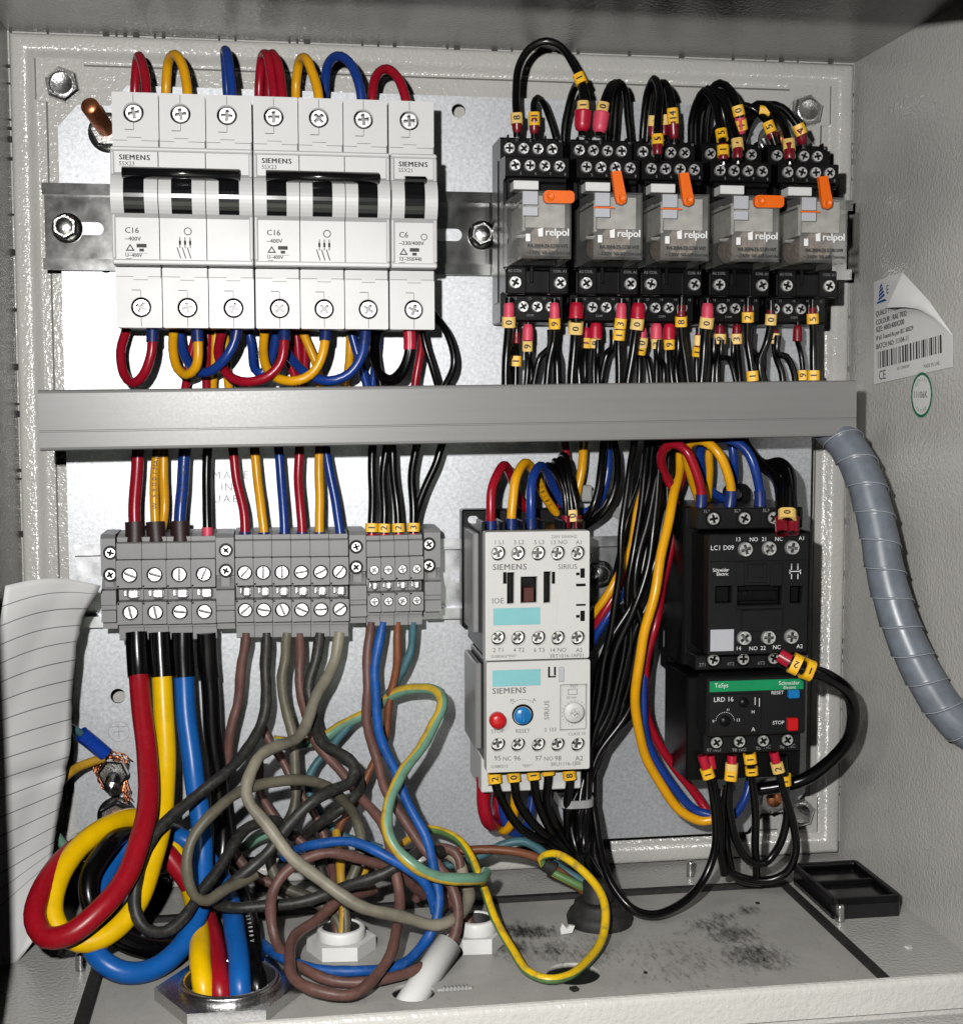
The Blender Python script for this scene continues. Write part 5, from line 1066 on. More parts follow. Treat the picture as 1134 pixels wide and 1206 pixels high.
up([(664, 172, 30), (666, 142, 33), (673, 112, 39), (681, 99, 45), (687, 108, 50), (687, 125, 52), (685, 160, 53)], 'black wire joining the large red ferrule of the second relay', 1.6, [(1, Red, 8, 2.2)], [((687, 121), '1', 'sleeve_cream', 4.0), ((686, 134), '5', 'sleeve_cream', 4.0)])
up([(705, 161, 53), (708, 140, 52), (713, 116, 50), (720, 99, 46), (727, 100, 41), (725, 130, 35), (722, 172, 30)], 'black wire with sleeve marked ten at the second relay', 1.7, [(0, Pink, 8.2, 1.95)], [((710, 127), '0', 'sleeve_cream'), ((707, 140), '1')])
up([(716, 125, 49), (720, 106, 47), (728, 97, 43), (735, 105, 39), (740, 135, 34), (743, 172, 30)], 'black wire arching down beside the second relay marker', 1.5)
up([(712, 128, 48), (717, 106, 45), (724, 97, 42), (722, 110, 38), (718, 140, 34), (717, 172, 30)], 'black wire hidden behind the sleeve marked ten', 1.4)
up([(756, 174, 30), (758, 138, 33), (763, 108, 38), (771, 92, 44), (776, 105, 49), (775, 140, 54), (774, 190, 57)], 'black wire falling in front of the third relay screws marked five', 1.6, [(1, DRed, 7, 1.35)], [((775, 163), '5', 'sleeve_yellow', 4.2)])
up([(761, 174, 29), (764, 135, 32), (769, 104, 36), (773, 94, 41), (771, 118, 44), (768, 164, 45)], 'black wire with red tip behind the sleeve marked five', 1.4, [(1, DRed, 7, 1.3)], [((769, 145), '', 'sleeve_cream')])
up([(766, 174, 29), (769, 130, 33), (775, 97, 39), (780, 110, 43), (782, 164, 45)], 'black wire with red tip beside the sleeve marked five', 1.4, [(1, DRed, 7, 1.3)], [((782, 145), '', 'sleeve_cream')])
up([(770, 174, 29), (772, 125, 34), (779, 97, 41), (787, 106, 46), (792, 130, 48), (794, 168, 48)], 'black wire with sleeve marked fourteen above the third relay', 1.5, [(1, DRed, 7, 1.5)], [((791, 140), '14', 'sleeve_yellow', 6.5)])
for k, (xa, tx_, ty, ex, ey, rr_, lab, mk, col) in enumerate((
    (814, 828, 107, 852, 191, 1.6, 'outer black arch at the fourth relay ending under sleeves five and one', [((850, 158), '5'), ((852, 177), '1')], DRed),
    (819, 838, 110, 869, 190, 1.6, 'second black arch at the fourth relay ending in a cream sleeve', [((868, 171), '', 'sleeve_cream')], DRed),
    (825, 848, 98, 874, 166, 1.6, 'third black arch at the fourth relay with sleeves nought and one', [((868, 135), '0'), ((871, 146), '1')], Pink))):
    up([(xa, 176, 29), (xa+1, 140, 33), ((xa+tx_)/2-1, ty+12, 38), (tx_, ty, 43), (tx_+(ex-tx_)*.5, ty+(12 if k < 2 else 9), 47), (tx_+(ex-tx_)*.82, ty+38-(6 if k == 2 else 0), 51), (ex-1, ey-20, 55 if k < 2 else 50), (ex, ey, 57 if k < 2 else 48)], lab, rr_, [(1, col, 7, 1.35)], mk)
for k, xa in enumerate((817, 822, 829, 832)):
    up([(xa, 176, 28), (xa+2, 140, 32), (xa+8, 116, 36), (xa+16, 104+k, 40), (xa+28, 113, 43), (xa+36, 140, 44), (xa+40, 172, 40)], '%s inner black arch behind the fourth relay sleeves' % ordn[k], 1.4)
up([(836, 172, 36), (846, 148, 42), (862, 128, 44), (880, 125, 42), (897, 136, 44), (906, 150, 47), (913, 170, 47)], 'black wire crossing to the sleeve marked five at the fifth relay', 1.6, [(1, DRed, 7.5, 1.5)], [((905, 152), '5', 'sleeve_yellow', 5)])
up([(862, 176, 30), (870, 152, 34), (880, 134, 38), (893, 123, 42), (908, 126, 46), (920, 143, 50), (928, 165, 54), (930, 191, 57)], 'black arch ending in a cream sleeve before the fifth relay', 1.7, [(1, DRed, 7, 1.45)], [((929, 171), '', 'sleeve_cream', 4.5)])
up([(872, 176, 29), (880, 150, 33), (890, 134, 38), (903, 123, 42), (920, 126, 45), (934, 140, 47), (942, 152, 48), (946, 173, 47)], 'longest black arch at the fifth relay with sleeve marked one', 1.7, [(1, DRed, 6.5, 1.45)], [((941, 153), '1', 'sleeve_yellow', 4.5)])
up([(858, 168, 32), (868, 150, 36), (885, 138, 40), (900, 130, 44), (910, 141, 42), (912, 172, 34)], 'black wire with a turned sleeve behind the fifth relay arches', 1.3, [], [((902, 132), '', 'sleeve_yellow')])

# ---- relay bottoms: ferrules below the lower screw rows
G5 = 'black control wires under the relays'
def dnr(lab, x, y, tail, r=1.5, col=Red, rf=1.5, L=6.8, D=47, marks=(), pin=1.4):
    pts = [(x, y, D), (x-.5, y+22, D)] + [(a, b, D-2) for a, b in tail]; return wire('black', r, pts, lab, G5, [(0, col, L, rf, pin)] if col else [], marks)
CRM = 'sleeve_cream'
dnr('black wire with sleeve nought at the first screw under the first relay', 599.5, 351, [(597, 405), (595, 475)], 1.9, Pink, 1.2, marks=[((598, 381), '0', CRM, 4.4)])
dnr('second black wire beside the first sleeve under the first relay', 603, 398, [(601, 430), (601, 475)], 1.4, None, D=38)
dnr('black wire with dark ferrule and low sleeve one under the first relay', 608.5, 381, [(608, 415), (606, 475)], 1.5, DRed, 1.15, L=6, D=40, marks=[((608, 426), '1')], pin=4)
dnr('black wire pair with cream sleeve nine under the first relay', 622, 378, [(621, 430), (618, 475)], 1.35, Pink, 1.75, D=40, marks=[((621, 404), '9', CRM)])
dnr('thin black wire joining the cream sleeve nine under the first relay', 624, 400, [(625, 430), (625, 475)], 1.2, None, D=39)
dnr('black wire with yellow sleeve nine at the last screw under the first relay', 653, 352, [(652, 400), (646, 430), (642, 475)], 1.6, Pink, 1.35, marks=[((652, 383), '9', 'sleeve_yellow', 4.4)])
dnr('black wire falling straight below the first relay last sleeve', 652, 388, [(655, 420), (657, 475)], 1.9, None, D=44)
dnr('black wire leaning away below the first relay last sleeve', 648, 388, [(637, 420), (624, 475)], 1.4, None, D=42)
dnr('thick black wire with sleeve nought at the first screw under the second relay', 679, 352, [(676, 400), (673, 475)], 2.1, Red, 1.45, marks=[((678, 384), '0', CRM, 5)])
dnr('black wire bulging beside the thick sleeve under the second relay', 681, 390, [(681, 430), (684, 475)], 2.2, None, D=43)
dnr('black wire with orange red ferrule half hidden under the second relay', 691, 381, [(689, 420), (688, 475)], 1.5, Red, 1.4, D=38, marks=[((688, 405), '1')])
dnr('thin black pair with cream sleeve nine under the second relay', 702, 376, [(700, 430), (699, 475)], 1.4, Red, 2.0, D=40, marks=[((700, 404), '9', CRM)])
dnr('thin black wire falling from the cream sleeve nine of the second relay', 704, 400, [(704, 430), (704, 475)], 1.2, None, D=41)
dnr('black wire leaning across under the second relay', 722, 388, [(716, 415), (702, 475)], 1.7, None, D=36)
dnr('black wire with sleeves three and one under the second relay', 732, 352, [(729, 410), (729, 475)], 1.7, Pink, 1.35, marks=[((731, 381), '3'), ((729, 394), '1')])
dnr('thick black wire with sleeve nought at the first screw under the third relay', 752, 353, [(746, 405), (736, 475)], 1.9, Red, 1.6, marks=[((749, 383), '0', CRM, 4.6)])
dnr('black wire with two sleeves half hidden under the third relay', 757, 381, [(753, 420), (752, 475)], 1.5, Pink, 1.3, D=39, marks=[((755, 404), '0', CRM), ((753, 415), '1')])
dnr('thin black wire beside the two sleeves under the third relay', 759, 395, [(762, 420), (769, 475)], 1.2, None, D=37)
dnr('black pair with cream sleeve three under the third relay', 773, 376, [(774, 430), (772, 475)], 1.3, Pink, 1.95, D=40, marks=[((774, 404), '3', CRM)])
dnr('thin black wire falling from the cream sleeve three', 776, 400, [(780, 430), (781, 475)], 1.2, None, D=41)
dnr('black wire with plain yellow sleeve under the third relay', 788, 377, [(790, 430), (793, 475)], 1.6, Red, 1.7, D=39, marks=[((788, 403), '9')])
dnr('black wire with sleeve eight at the last screw under the third relay', 803, 350, [(803, 400), (808, 435), (815, 475)], 1.7, DRed, 1.05, marks=[((801, 378), '8', 'sleeve_yellow', 4.2)])
dnr('black wire beside the sleeve eight under the third relay', 799, 395, [(797, 430), (800, 475)], 1.7, None, D=42)
dnr('black wire with sleeve nought at the first screw under the fourth relay', 833.5, 352, [(830, 405), (824, 475)], 2.0, Pink, 1.3, marks=[((831, 382), '0', CRM, 4.6)])
dnr('black wire with two hidden sleeves under the fourth relay', 823, 386, [(821, 420), (821, 475)], 1.4, DRed, 1.2, D=38, marks=[((821, 403), '', CRM), ((821, 414), '1')])
dnr('black wire with cream sleeve nine under the fourth relay', 848, 377, [(845, 425), (845, 475)], 1.8, DRed, 1.2, D=40, marks=[((845, 400), '9', CRM, 4.2)])
dnr('black wire beside the cream sleeve nine of the fourth relay', 841, 398, [(840, 425), (838, 475)], 1.7, None, D=40)
dnr('thin black wire leaning away under the fourth relay', 850, 400, [(857, 422), (874, 475)], 1.2, None, D=42)
dnr('black wire with cream sleeve three under the fourth relay', 868, 377, [(869, 430), (874, 475)], 1.5, DRed, 1.35, D=40, marks=[((868, 399), '3', CRM)])
dnr('thin black wire falling from the cream sleeve three of the fourth relay', 864, 398, [(864, 430), (868, 475)], 1.2, None, D=40)
dnr('black wire with sleeves two and one under the fourth relay', 881, 351, [(881, 400), (885, 430), (887, 475)], 1.7, DRed, 1.1, marks=[((881, 376), '2'), ((885, 443), '1')])
dnr('black wire leaning behind the sleeve two', 884, 388, [(890, 420), (902, 475)], 1.5, None, D=40)
dnr('black wire with sleeve nought at the first screw under the fifth relay', 908, 354, [(903, 405), (895, 430), (905, 475)], 1.6, DRed, 1.1, L=6, marks=[((906, 379), '0', CRM, 4.6)])
dnr('black wire bending beside the sleeve nought of the fifth relay', 898, 415, [(896, 436), (908, 475)], 1.8, None, D=40)
dnr('black wire with cream sleeve five under the fifth relay', 912, 383, [(914, 420), (921, 440), (921, 475)], 1.5, DRed, 1.2, L=4.5, D=40, marks=[((912, 397), '5', CRM)])
dnr('black wire slanting to the low sleeve under the fifth relay', 916, 395, [(925, 420), (934, 437), (940, 475)], 1.5, None, D=42)
dnr('bare ferrule wire without sleeve under the fifth relay', 939.5, 379, [(941, 410), (944, 430), (946, 475)], 1.2, DRed, 1.7, D=42, marks=[((945, 441), '9', 'sleeve_yellow')])
dnr('black wire with sleeves five and one at the last screw under the fifth relay', 957, 353, [(958, 400), (958, 430), (958, 475)], 1.7, DRed, 1.1, marks=[((956, 374), '5'), ((958, 441), '1')])

# ---- around the white contactor
G6 = 'wires at the white contactor'
BF = (0, 'ferrule_blue', 4.0, 1.25)
wire('red', 1.95, [(578, 626, 58), (578, 600, 58), (580, 572, 56), (592, 549, 50), (602, 560, 42), (612, 588, 34), (624, 604, 28), (645, 610, 25)], 'red wire arching into the first pole of the white contactor', G6, sleeves=[BF])
t_, p_ = wire('yellow', 1.95, [(602, 624, 58), (603, 596, 58), (608, 562, 55), (618, 545, 49), (628, 556, 42), (643, 585, 34), (657, 608, 28)], 'yellow wire arching into the second pole of the white contactor', G6, sleeves=[BF])
print_along(t_, p_, (632, 562), '1060 1303', 1.95, 1.8, 'ink')
wire('blue', 1.95, [(625, 624, 58), (625, 590, 58), (628, 562, 55), (636, 548, 49), (645, 556, 42), (655, 580, 34), (664, 595, 30)], 'blue wire arching into the third pole of the white contactor', G6, sleeves=[BF])
wire('blue', 1.95, [(660, 575, 28), (672, 597, 28), (688, 603, 28), (704, 592, 28), (713, 570, 28), (716, 545, 28), (715, 510, 32)], 'blue wire rising to the duct behind the black ring loops', G6)
wire('yellow', 1.95, [(676, 606, 30), (680, 580, 30), (685, 550, 30), (688, 510, 32)], 'yellow wire rising to the duct beside the white contactor', G6)
wire('red', 1.8, [(664, 510, 30), (667, 540, 30), (668, 570, 28), (650, 606, 26)], 'red wire rising to the duct behind the black fan of wires', G6)
for k, (tx_, ty, bx_) in enumerate(((647, 545, 667), (655, 541, 671), (661, 538, 675), (664, 534, 679))):
    wire('black', 1.35, [(bx_, 628, 56), (bx_-1, 600, 56), (bx_-6, 570, 54), (tx_+3, ty+6, 48), (tx_-3, ty+4, 40), (tx_-1, 575, 32), (tx_+10, 602, 26)], '%s black wire of the fan above the coil terminal of the white contactor' % ordn[k], G6, sleeves=[(0, 'ferrule_dark_red', 5.5, 1.5)] if k in (0, 3) else [], marks=[((672, 607), '0', 'sleeve_cream', 4.8)] if k == 2 else ())
wire('black', 1.6, [(713, 508, 34), (707, 550, 40), (704, 580, 42), (696, 602, 42), (684, 615, 36)], 'black wire curving to the side of the white contactor, inner ring', G6)
wire('black', 1.6, [(720, 508, 34), (727, 545, 40), (725, 575, 44), (713, 600, 44), (698, 614, 40), (684, 622, 32)], 'black wire curving to the side of the white contactor, outer ring', G6)
a, b = at(690, 580, 26), at(740, 612, 20); t = thing('cable_tie', 'grey flat cable tie sticking out behind the black ring loops', 'cable tie', b)
d = (b-a).normalized(); s_ = Vector((d.z, 0, -d.x)); mb = MB()
mb.add([a+s_*2.6, a-s_*2.6, b-s_*2.2, b+s_*2.2, a+s_*2.6+Vector((0, -1.2, 0)), a-s_*2.6+Vector((0, -1.2, 0)), b-s_*2.2+Vector((0, -1.2, 0)), b+s_*2.2+Vector((0, -1.2, 0))], [(0, 1, 2, 3), (7, 6, 5, 4), (0, 4, 5, 1), (1, 5, 6, 2), (2, 6, 7, 3), (3, 7, 4, 0)]); part('strap', mb, 'tie_grey', t)
mb = MB(); c_ = a + d*1.0; mb.box(c_.x-3.2, c_.x+1.4, 24, 28.5, c_.z-3.4, c_.z+3.8, .5); part('tie_head', mb, 'tie_grey', t)

# ---- black loom between the contactors
G7 = 'black wires of the loom between the contactors'
loom = [((758+random.uniform(0, 34)), random.uniform(-18, 18), random.uniform(-16, 16)) for _ in range(22)]
for k, (xa, o1, o2) in enumerate(loom):
    D0 = 30+random.uniform(0, 16); f = (xa-758)/34; g = min(1, max(0, f+random.uniform(-.6, .6)))
    pts = [(xa, 508, D0), (xa-8+f*8, 560, D0+4), (738+f*48+o1*.4, 620, D0+8), (726+f*44+o1*.5, 690, D0+10), (716+g*42+o2*.6, 760, D0+9), (702+g*40+o2*.5, 830, D0+8), (688+g*20+o1*.4, 890, D0+8), (672+f*24+o2*.4, 950, D0+12), (674+f*22, 1000, D0+20), (697+g*14, 1045, 52+g*10), (703+f*8, 1075, 62)]
    wire('black', 1.4+random.uniform(0, .4), pts, 'black wire in the loom hanging between the two contactors', G7, n=10)
wire('black', 1.5, [(748, 516, 50), (741, 560, 54), (733, 620, 58), (726, 700, 58), (715, 760, 54), (702, 800, 50), (695, 850, 48)], 'black wire bowing along the outside of the loom', G7)
for m_, o, y0 in (('yellow', 0, 0), ('red', 5, 18), ('blue', 8, 34)):
    wire(m_, 1.8, [(772+o, 508, 30), (765+o, 545, 36), (752+o*.6, 600+y0*.2, 40), (741+o*.6, 650+y0*.3, 44), (722+o*.5, 690+y0*.6, 48), (703, 718+y0*.8, 46), (684, 748+y0, 36)], '%s wire crossing behind the loom to the white contactor' % m_, G7)
# ---- around the black contactor
G8 = 'wires at the black contactor'
BF = (0, 'ferrule_blue', 5.2, 1.22)
wire('red', 2.0, [(825, 600, 64), (826, 582, 64), (821, 556, 66), (808, 531, 66), (793, 523, 62), (780, 532, 56), (780, 552, 50), (790, 575, 46), (796, 600, 44), (790, 640, 44), (780, 690, 50), (770, 740, 56), (760, 790, 54), (760, 835, 50), (772, 870, 48), (795, 905, 46), (822, 940, 46), (832, 955, 48)], 'red wire looping over and running down beside the black contactor', G8, sleeves=[BF])
wire('red', 1.9, [(806, 508, 34), (805, 545, 38), (798, 575, 40), (788, 600, 38), (784, 630, 34)], 'red wire crossing behind the red loop of the black contactor', G8)
wire('yellow', 2.0, [(859, 598, 64), (861, 578, 64), (856, 556, 66), (845, 532, 66), (830, 519, 62), (815, 521, 56), (808, 535, 50), (814, 560, 44), (824, 592, 36)], 'yellow wire looping into the second pole of the black contactor', G8, sleeves=[BF])
wire('yellow', 1.9, [(833, 525, 44), (835, 550, 42), (833, 590, 36)], 'yellow wire dropping behind the loops of the black contactor', G8)
wire('blue', 2.0, [(895, 596, 64), (895, 578, 64), (890, 553, 66), (878, 530, 64), (860, 519, 60), (840, 518, 54), (826, 526, 48), (826, 550, 42), (838, 578, 36), (856, 590, 32)], 'blue wire looping into the third pole of the black contactor', G8, sleeves=[BF])
wire('blue', 1.9, [(861, 512, 44), (864, 545, 44), (862, 590, 34)], 'blue wire dropping behind the tall blue loop', G8)
wire('yellow', 2.1, [(801, 520, 36), (799, 555, 42), (792, 590, 52), (788, 610, 56), (781, 645, 60), (770, 700, 64), (757, 755, 64), (750, 800, 62), (750, 850, 58), (760, 890, 54), (780, 928, 52), (803, 955, 52), (828, 967, 54), (845, 962, 56), (852, 930, 56)], 'long yellow wire bowing down beside the black overload relay', G8)
wire('blue', 1.95, [(775, 700, 48), (764, 760, 52), (757, 810, 54), (759, 855, 54), (772, 895, 52), (795, 930, 52), (818, 954, 52), (836, 960, 54)], 'long blue wire bowing down beside the black overload relay', G8)
wire('blue', 1.9, [(884, 915, 50), (878, 940, 52), (866, 958, 54), (850, 968, 54)], 'blue wire rising behind the markers of the black overload relay', G8)
wire('black', 2.2, [(870, 508, 40), (882, 530, 46), (899, 550, 54), (911, 560, 62), (919, 585, 78), (921, 628, 89)], 'black wire from the duct to the coil terminal of the black contactor', G8, sleeves=[(1, 'ferrule_dark_red', 5, 1.25)])
wire('black', 2.0, [(884, 534, 42), (900, 546, 48), (918, 544, 56), (930, 556, 66), (933, 582, 80), (933, 628, 89)], 'black wire looping round beside the coil terminal of the black contactor', G8, sleeves=[(1, 'ferrule_dark_red', 5, 1.35)])
wire('black', 2.4, [(906, 560, 54), (920, 552, 58), (927, 572, 76), (927, 614, 88)], 'black wire bent inside the loop at the coil terminal', G8, marks=[((927, 608), '0', 'sleeve_cream', 4.6)])
wire('black', 2.9, [(918, 772, 86), (930, 779, 88), (950, 789, 90), (976, 797, 88), (996, 812, 82), (1006, 840, 74), (1000, 868, 66), (980, 895, 58), (950, 916, 52), (915, 927, 48), (880, 931, 44)], 'fat black cable bulging beside the black overload relay', G8, marks=[((938, 784), '2', 'sleeve_yellow', 3.6), ((949, 789), '1', 'sleeve_yellow', 3.6)], sleeves=[(0, 'ferrule_red', 3.5, 1.0)])
def lrd(lab, pts, marks, fr=1): return wire('black', 1.75, pts, lab, 'wires under the black overload relay', [], marks, sleeves=[(0, 'ferrule_red', 4.0, 1.15)] if fr else [])
lrd('black wire sweeping from the black overload relay to the white one', [(827, 890, 72), (831, 905, 72), (838, 930, 72), (843, 965, 70), (842, 1000, 70), (830, 1035, 72), (805, 1062, 76), (772, 1077, 80), (745, 1070, 80), (722, 1045, 74), (707, 1000, 64), (698, 950, 54), (692, 905, 46), (690, 880, 40)], [((833, 911), '1', 'sleeve_yellow', 4.2)])
lrd('black wire paired at the first marker of the black overload relay', [(836, 890, 70), (840, 920, 70), (846, 955, 68), (849, 1000, 66), (853, 1030, 62)], [])
lrd('black wire in a deep loop from the second marker', [(862, 890, 72), (861, 920, 72), (858, 950, 70), (865, 985, 68), (882, 1014, 66), (900, 1017, 64), (917, 998, 64), (926, 968, 66), (925, 930, 70), (922, 890, 72)], [((861, 905), '', CRM), ((861, 916), '1'), ((923, 917), '1')])
lrd('straight black wire from the third marker', [(882, 886, 72), (886, 915, 72), (889, 950, 70), (890, 1000, 66), (891, 1034, 60)], [((881, 897), '1', 'sleeve_yellow', 4.2), ((884, 908), '1', 'sleeve_yellow', 3.0)], 0)
lrd('black wire in the widest loop from the last marker', [(911, 886, 72), (917, 910, 72), (926, 940, 70), (935, 975, 68), (938, 1003, 66), (928, 1025, 64), (908, 1036, 62), (880, 1036, 60), (858, 1024, 60), (852, 990, 60), (854, 950, 58), (862, 925, 54)], [((919, 906), '2', CRM)])
lrd('black wire falling behind the second marker', [(856, 925, 60), (857, 965, 62), (856, 1000, 62), (862, 1030, 58)], [], 0)
lrd('yellow sleeved black wire between the lower loops', [(850, 930, 62), (846, 970, 64), (850, 1010, 62), (868, 1035, 58), (895, 1040, 54)], [], 0)
# ---- under the white overload relay
G9 = 'wires under the white overload relay'
wire('red', 3.0, [(569, 915, 52), (570, 945, 52), (575, 966, 50), (582, 972, 44), (586, 955, 34), (588, 920, 28)], 'fat red wire in a tight bend under the white overload relay', G9)
wire('yellow', 1.95, [(607, 915, 52), (607, 945, 52), (602, 970, 48), (592, 979, 42), (585, 968, 34), (584, 920, 28)], 'yellow wire in a tight bend under the white overload relay', G9)
wire('blue', 1.9, [(586, 915, 46), (590, 945, 46), (597, 972, 44), (610, 983, 40), (622, 970, 34), (628, 930, 28)], 'blue wire in a tight bend under the white overload relay', G9)
for k, (x, y, tx_, ex) in enumerate(((582, 908, '2', 664), (604, 906, '0', 668), (627, 904, '1', 672), (644, 900, '', 676), (669, 904, '8', 668))):
    wire('black', 1.9, [(x, y, 64), (x+2, y+16, 64), (x+(10 if k == 0 else 6 if k < 3 else 0), 945, 60), ((x+ex)/2 + (-8 if k == 0 else 0), 978, 56), (ex, 1005, 54), (ex+22, 1038, 54), (703, 1075, 60)], 'black wire from the %s yellow sleeve under the white overload relay' % ordn[k], G9, marks=[((x+1, y+9), tx_, 'sleeve_yellow', 4.0 if k != 3 else 3.0)])
p = at(677, 937, 48); t = thing('cable_tie', 'grey cable tie round the black loom under the white overload relay', 'cable tie', p)
part('band', MB().prism(rr(p.x-9, 38, p.x+6, 62, 5), 'Z', p.z-1.6, p.z+1.6, holes=[rr(p.x-8, 39, p.x+5, 61, 4)]), 'tie_grey', t)
# ---- thick feed cables at the lower corner
GA = 'thick feed cables'
def feed(m_, pts, lab, r=4.1): return wire(m_, r, pts, lab, GA, cat='cable', name=m_.replace('thick_', '')+'_cable', n=20, step=2.5, sleeves=[(0, 'wire_black', 16.5, 1.12, 'heat_shrink')])
feed('thick_red', [(161, 745, 42), (163, 790, 46), (168, 840, 54), (173, 890, 64), (175, 930, 74), (168, 980, 88), (150, 1030, 100), (118, 1072, 110), (82, 1100, 114), (55, 1104, 112), (42, 1085, 106), (48, 1052, 96), (70, 1018, 84), (105, 990, 70), (145, 978, 58), (182, 992, 52), (212, 1025, 56), (238, 1070, 66), (252, 1115, 90), (259, 1165, 112), (261, 1215, 112)], 'thick red cable making the big loop over the paper edge')
feed('thick_yellow', [(188, 745, 42), (190, 790, 45), (194, 850, 50), (195, 910, 58), (191, 960, 68), (181, 1010, 78), (162, 1062, 90), (134, 1096, 98), (102, 1110, 102), (74, 1100, 102), (62, 1075, 98), (68, 1038, 90), (90, 1002, 80), (125, 974, 68), (160, 964, 56), (195, 985, 48), (222, 1040, 56), (233, 1090, 80), (237, 1140, 106), (240, 1165, 112), (242, 1215, 112)], 'thick yellow cable making a big loop inside the red one')
feed('thick_blue', [(215, 745, 42), (216, 790, 44), (220, 850, 48), (228, 910, 54), (236, 965, 62), (239, 1020, 70), (234, 1070, 80), (214, 1115, 92), (180, 1142, 100), (145, 1145, 104), (115, 1128, 102), (105, 1098, 92), (120, 1048, 76), (140, 1008, 62), (165, 985, 56), (205, 985, 48), (240, 1005, 50), (265, 1045, 60), (277, 1100, 88), (283, 1160, 112), (284, 1215, 112)], 'thick light blue cable dipping lowest of the loops')
t_, p_ = feed('black', [(243, 745, 42), (246, 800, 42), (252, 870, 44), (259, 940, 46), (262, 1000, 50), (254, 1050, 58), (232, 1095, 72), (200, 1118, 84), (165, 1116, 90), (130, 1097, 92), (108, 1068, 94), (106, 1034, 90), (123, 1000, 80), (160, 978, 54), (200, 980, 42), (250, 1010, 42), (284, 1055, 54), (297, 1110, 90), (302, 1160, 110), (302, 1215, 110)], 'thick black cable looping behind the blue one', 3.7)
print_along(t_, p_, (290, 1075), 'NDB K/WDF 1 10 450/750V', 3.7, 1.5, 'white_ink', spacing=1.05)
# ---- earth leads
GE = 'earth leads at the stud'
t, path = wire('teal', 1.6, [(60, 850, 40), (85, 858, 36), (100, 868, 33), (124, 888, 30)], 'greenish earth wire with blue crimped lug', GE)
sleeve(t, path, 1, 'lug_blue', 12.5, 2.0, 1.6, 'crimp_lug'); 
wire('aged_yellow', 1.9, [(50, 950, 52), (70, 921, 46), (88, 906, 38), (104, 899, 32), (122, 893, 29)], 'yellow earth wire ending at the frayed copper strands', GE)
wire('pale_green_yellow', 2.0, [(66, 985, 40), (78, 1000, 38), (95, 1020, 36), (130, 1038, 34), (170, 1030, 34), (200, 1022, 34), (250, 1012, 30), (287, 998, 30), (304, 987, 32), (328, 981, 34), (352, 986, 36), (375, 1000, 40)], 'pale green and yellow wire passing behind the thick loops', GE)
# ---- mixed wires below the medium terminals
GB = 'loose wires below the terminals'
def lo(m_, r, pts, lab, floor=True): return wire(m_, r, pts, lab, GB, n=14, floor=floor, wob=.45)
lo('brown', 2.05, [(290, 745, 42), (288, 775, 42), (281, 815, 42), (273, 855, 42), (266, 904, 42), (262, 948, 44), (267, 983, 46), (280, 1010, 50), (300, 1032, 54), (330, 1045, 58), (370, 1060, 66), (394, 1082, 76), (397, 1106, 80)], 'brown wire from the first medium terminal')
lo('aged_black', 2.3, [(314, 745, 42), (313, 775, 43), (315, 805, 45), (310, 845, 50), (297, 874, 56), (268, 908, 64), (223, 945, 74), (194, 970, 80), (170, 1004, 88), (158, 1040, 94), (158, 1072, 96), (172, 1094, 98), (194, 1097, 96), (220, 1078, 92), (245, 1043, 84), (267, 1004, 76), (291, 977, 68), (322, 966, 60), (345, 985, 52)], 'black wire making a long loop across the thick blue cable')
lo('khaki', 2.2, [(338, 745, 42), (336, 775, 43), (332, 800, 44), (338, 840, 46), (345, 878, 50), (350, 923, 54), (344, 958, 58), (331, 987, 60), (318, 1015, 62), (330, 1042, 66), (372, 1062, 72), (396, 1082, 77), (403, 1105, 80)], 'khaki wire from the third medium terminal')
lo('brown', 2.1, [(353, 745, 42), (352, 775, 42), (353, 800, 43), (358, 836, 44), (370, 868, 46), (390, 896, 50), (416, 928, 58), (442, 958, 68), (457, 990, 78), (467, 1022, 86), (470, 1066, 94), (465, 1105, 110), (450, 1140, 124), (430, 1162, 133), (405, 1172, 137), (370, 1169, 135), (345, 1150, 125), (339, 1124, 112), (353, 1098, 98), (386, 1072, 84), (412, 1056, 76), (440, 1048, 66)], 'brown wire hanging in the lowest hoop over the floor')
lo('aged_black', 2.3, [(377, 745, 42), (373, 772, 43), (364, 812, 46), (368, 850, 52), (381, 875, 60), (400, 888, 66), (417, 904, 72), (414, 920, 76), (390, 930, 80), (362, 948, 84), (340, 972, 86), (317, 1003, 88), (293, 1026, 90), (268, 1047, 90), (256, 1062, 88), (275, 1069, 86), (320, 1066, 84), (383, 1055, 84), (420, 1042, 86), (455, 1027, 88), (484, 1012, 86), (502, 1000, 78), (522, 1003, 70)], 'black wire doubling back below the second breaker terminals')
lo('pale_khaki', 2.35, [(400, 745, 42), (397, 770, 44), (388, 790, 48), (375, 815, 54), (362, 848, 62), (350, 867, 68), (325, 881, 76), (302, 896, 84), (290, 922, 90), (293, 945, 94), (312, 972, 98), (336, 1000, 102), (362, 1023, 104), (392, 1048, 106), (425, 1066, 108), (457, 1079, 108), (489, 1087, 106), (520, 1088, 102), (543, 1077, 96), (553, 1055, 88), (549, 1035, 80), (536, 1012, 70), (518, 1003, 62)], 'long pale khaki wire crossing in front of all loose wires')
lo('khaki', 2.1, [(407, 1105, 81), (410, 1050, 76), (420, 1015, 72), (425, 985, 70), (417, 960, 70), (401, 943, 72), (380, 925, 74), (348, 917, 78), (309, 924, 84), (273, 938, 90), (245, 961, 96), (227, 992, 100), (221, 1028, 102), (229, 1054, 102), (245, 1061, 100), (268, 1048, 96), (300, 1030, 88)], 'khaki wire looping round from the white lock nut')
lo('aged_black', 2.1, [(345, 1005, 46), (360, 985, 54), (385, 965, 64), (410, 948, 66), (424, 930, 62), (420, 912, 54)], 'short black wire crossing beneath the doubled black one')
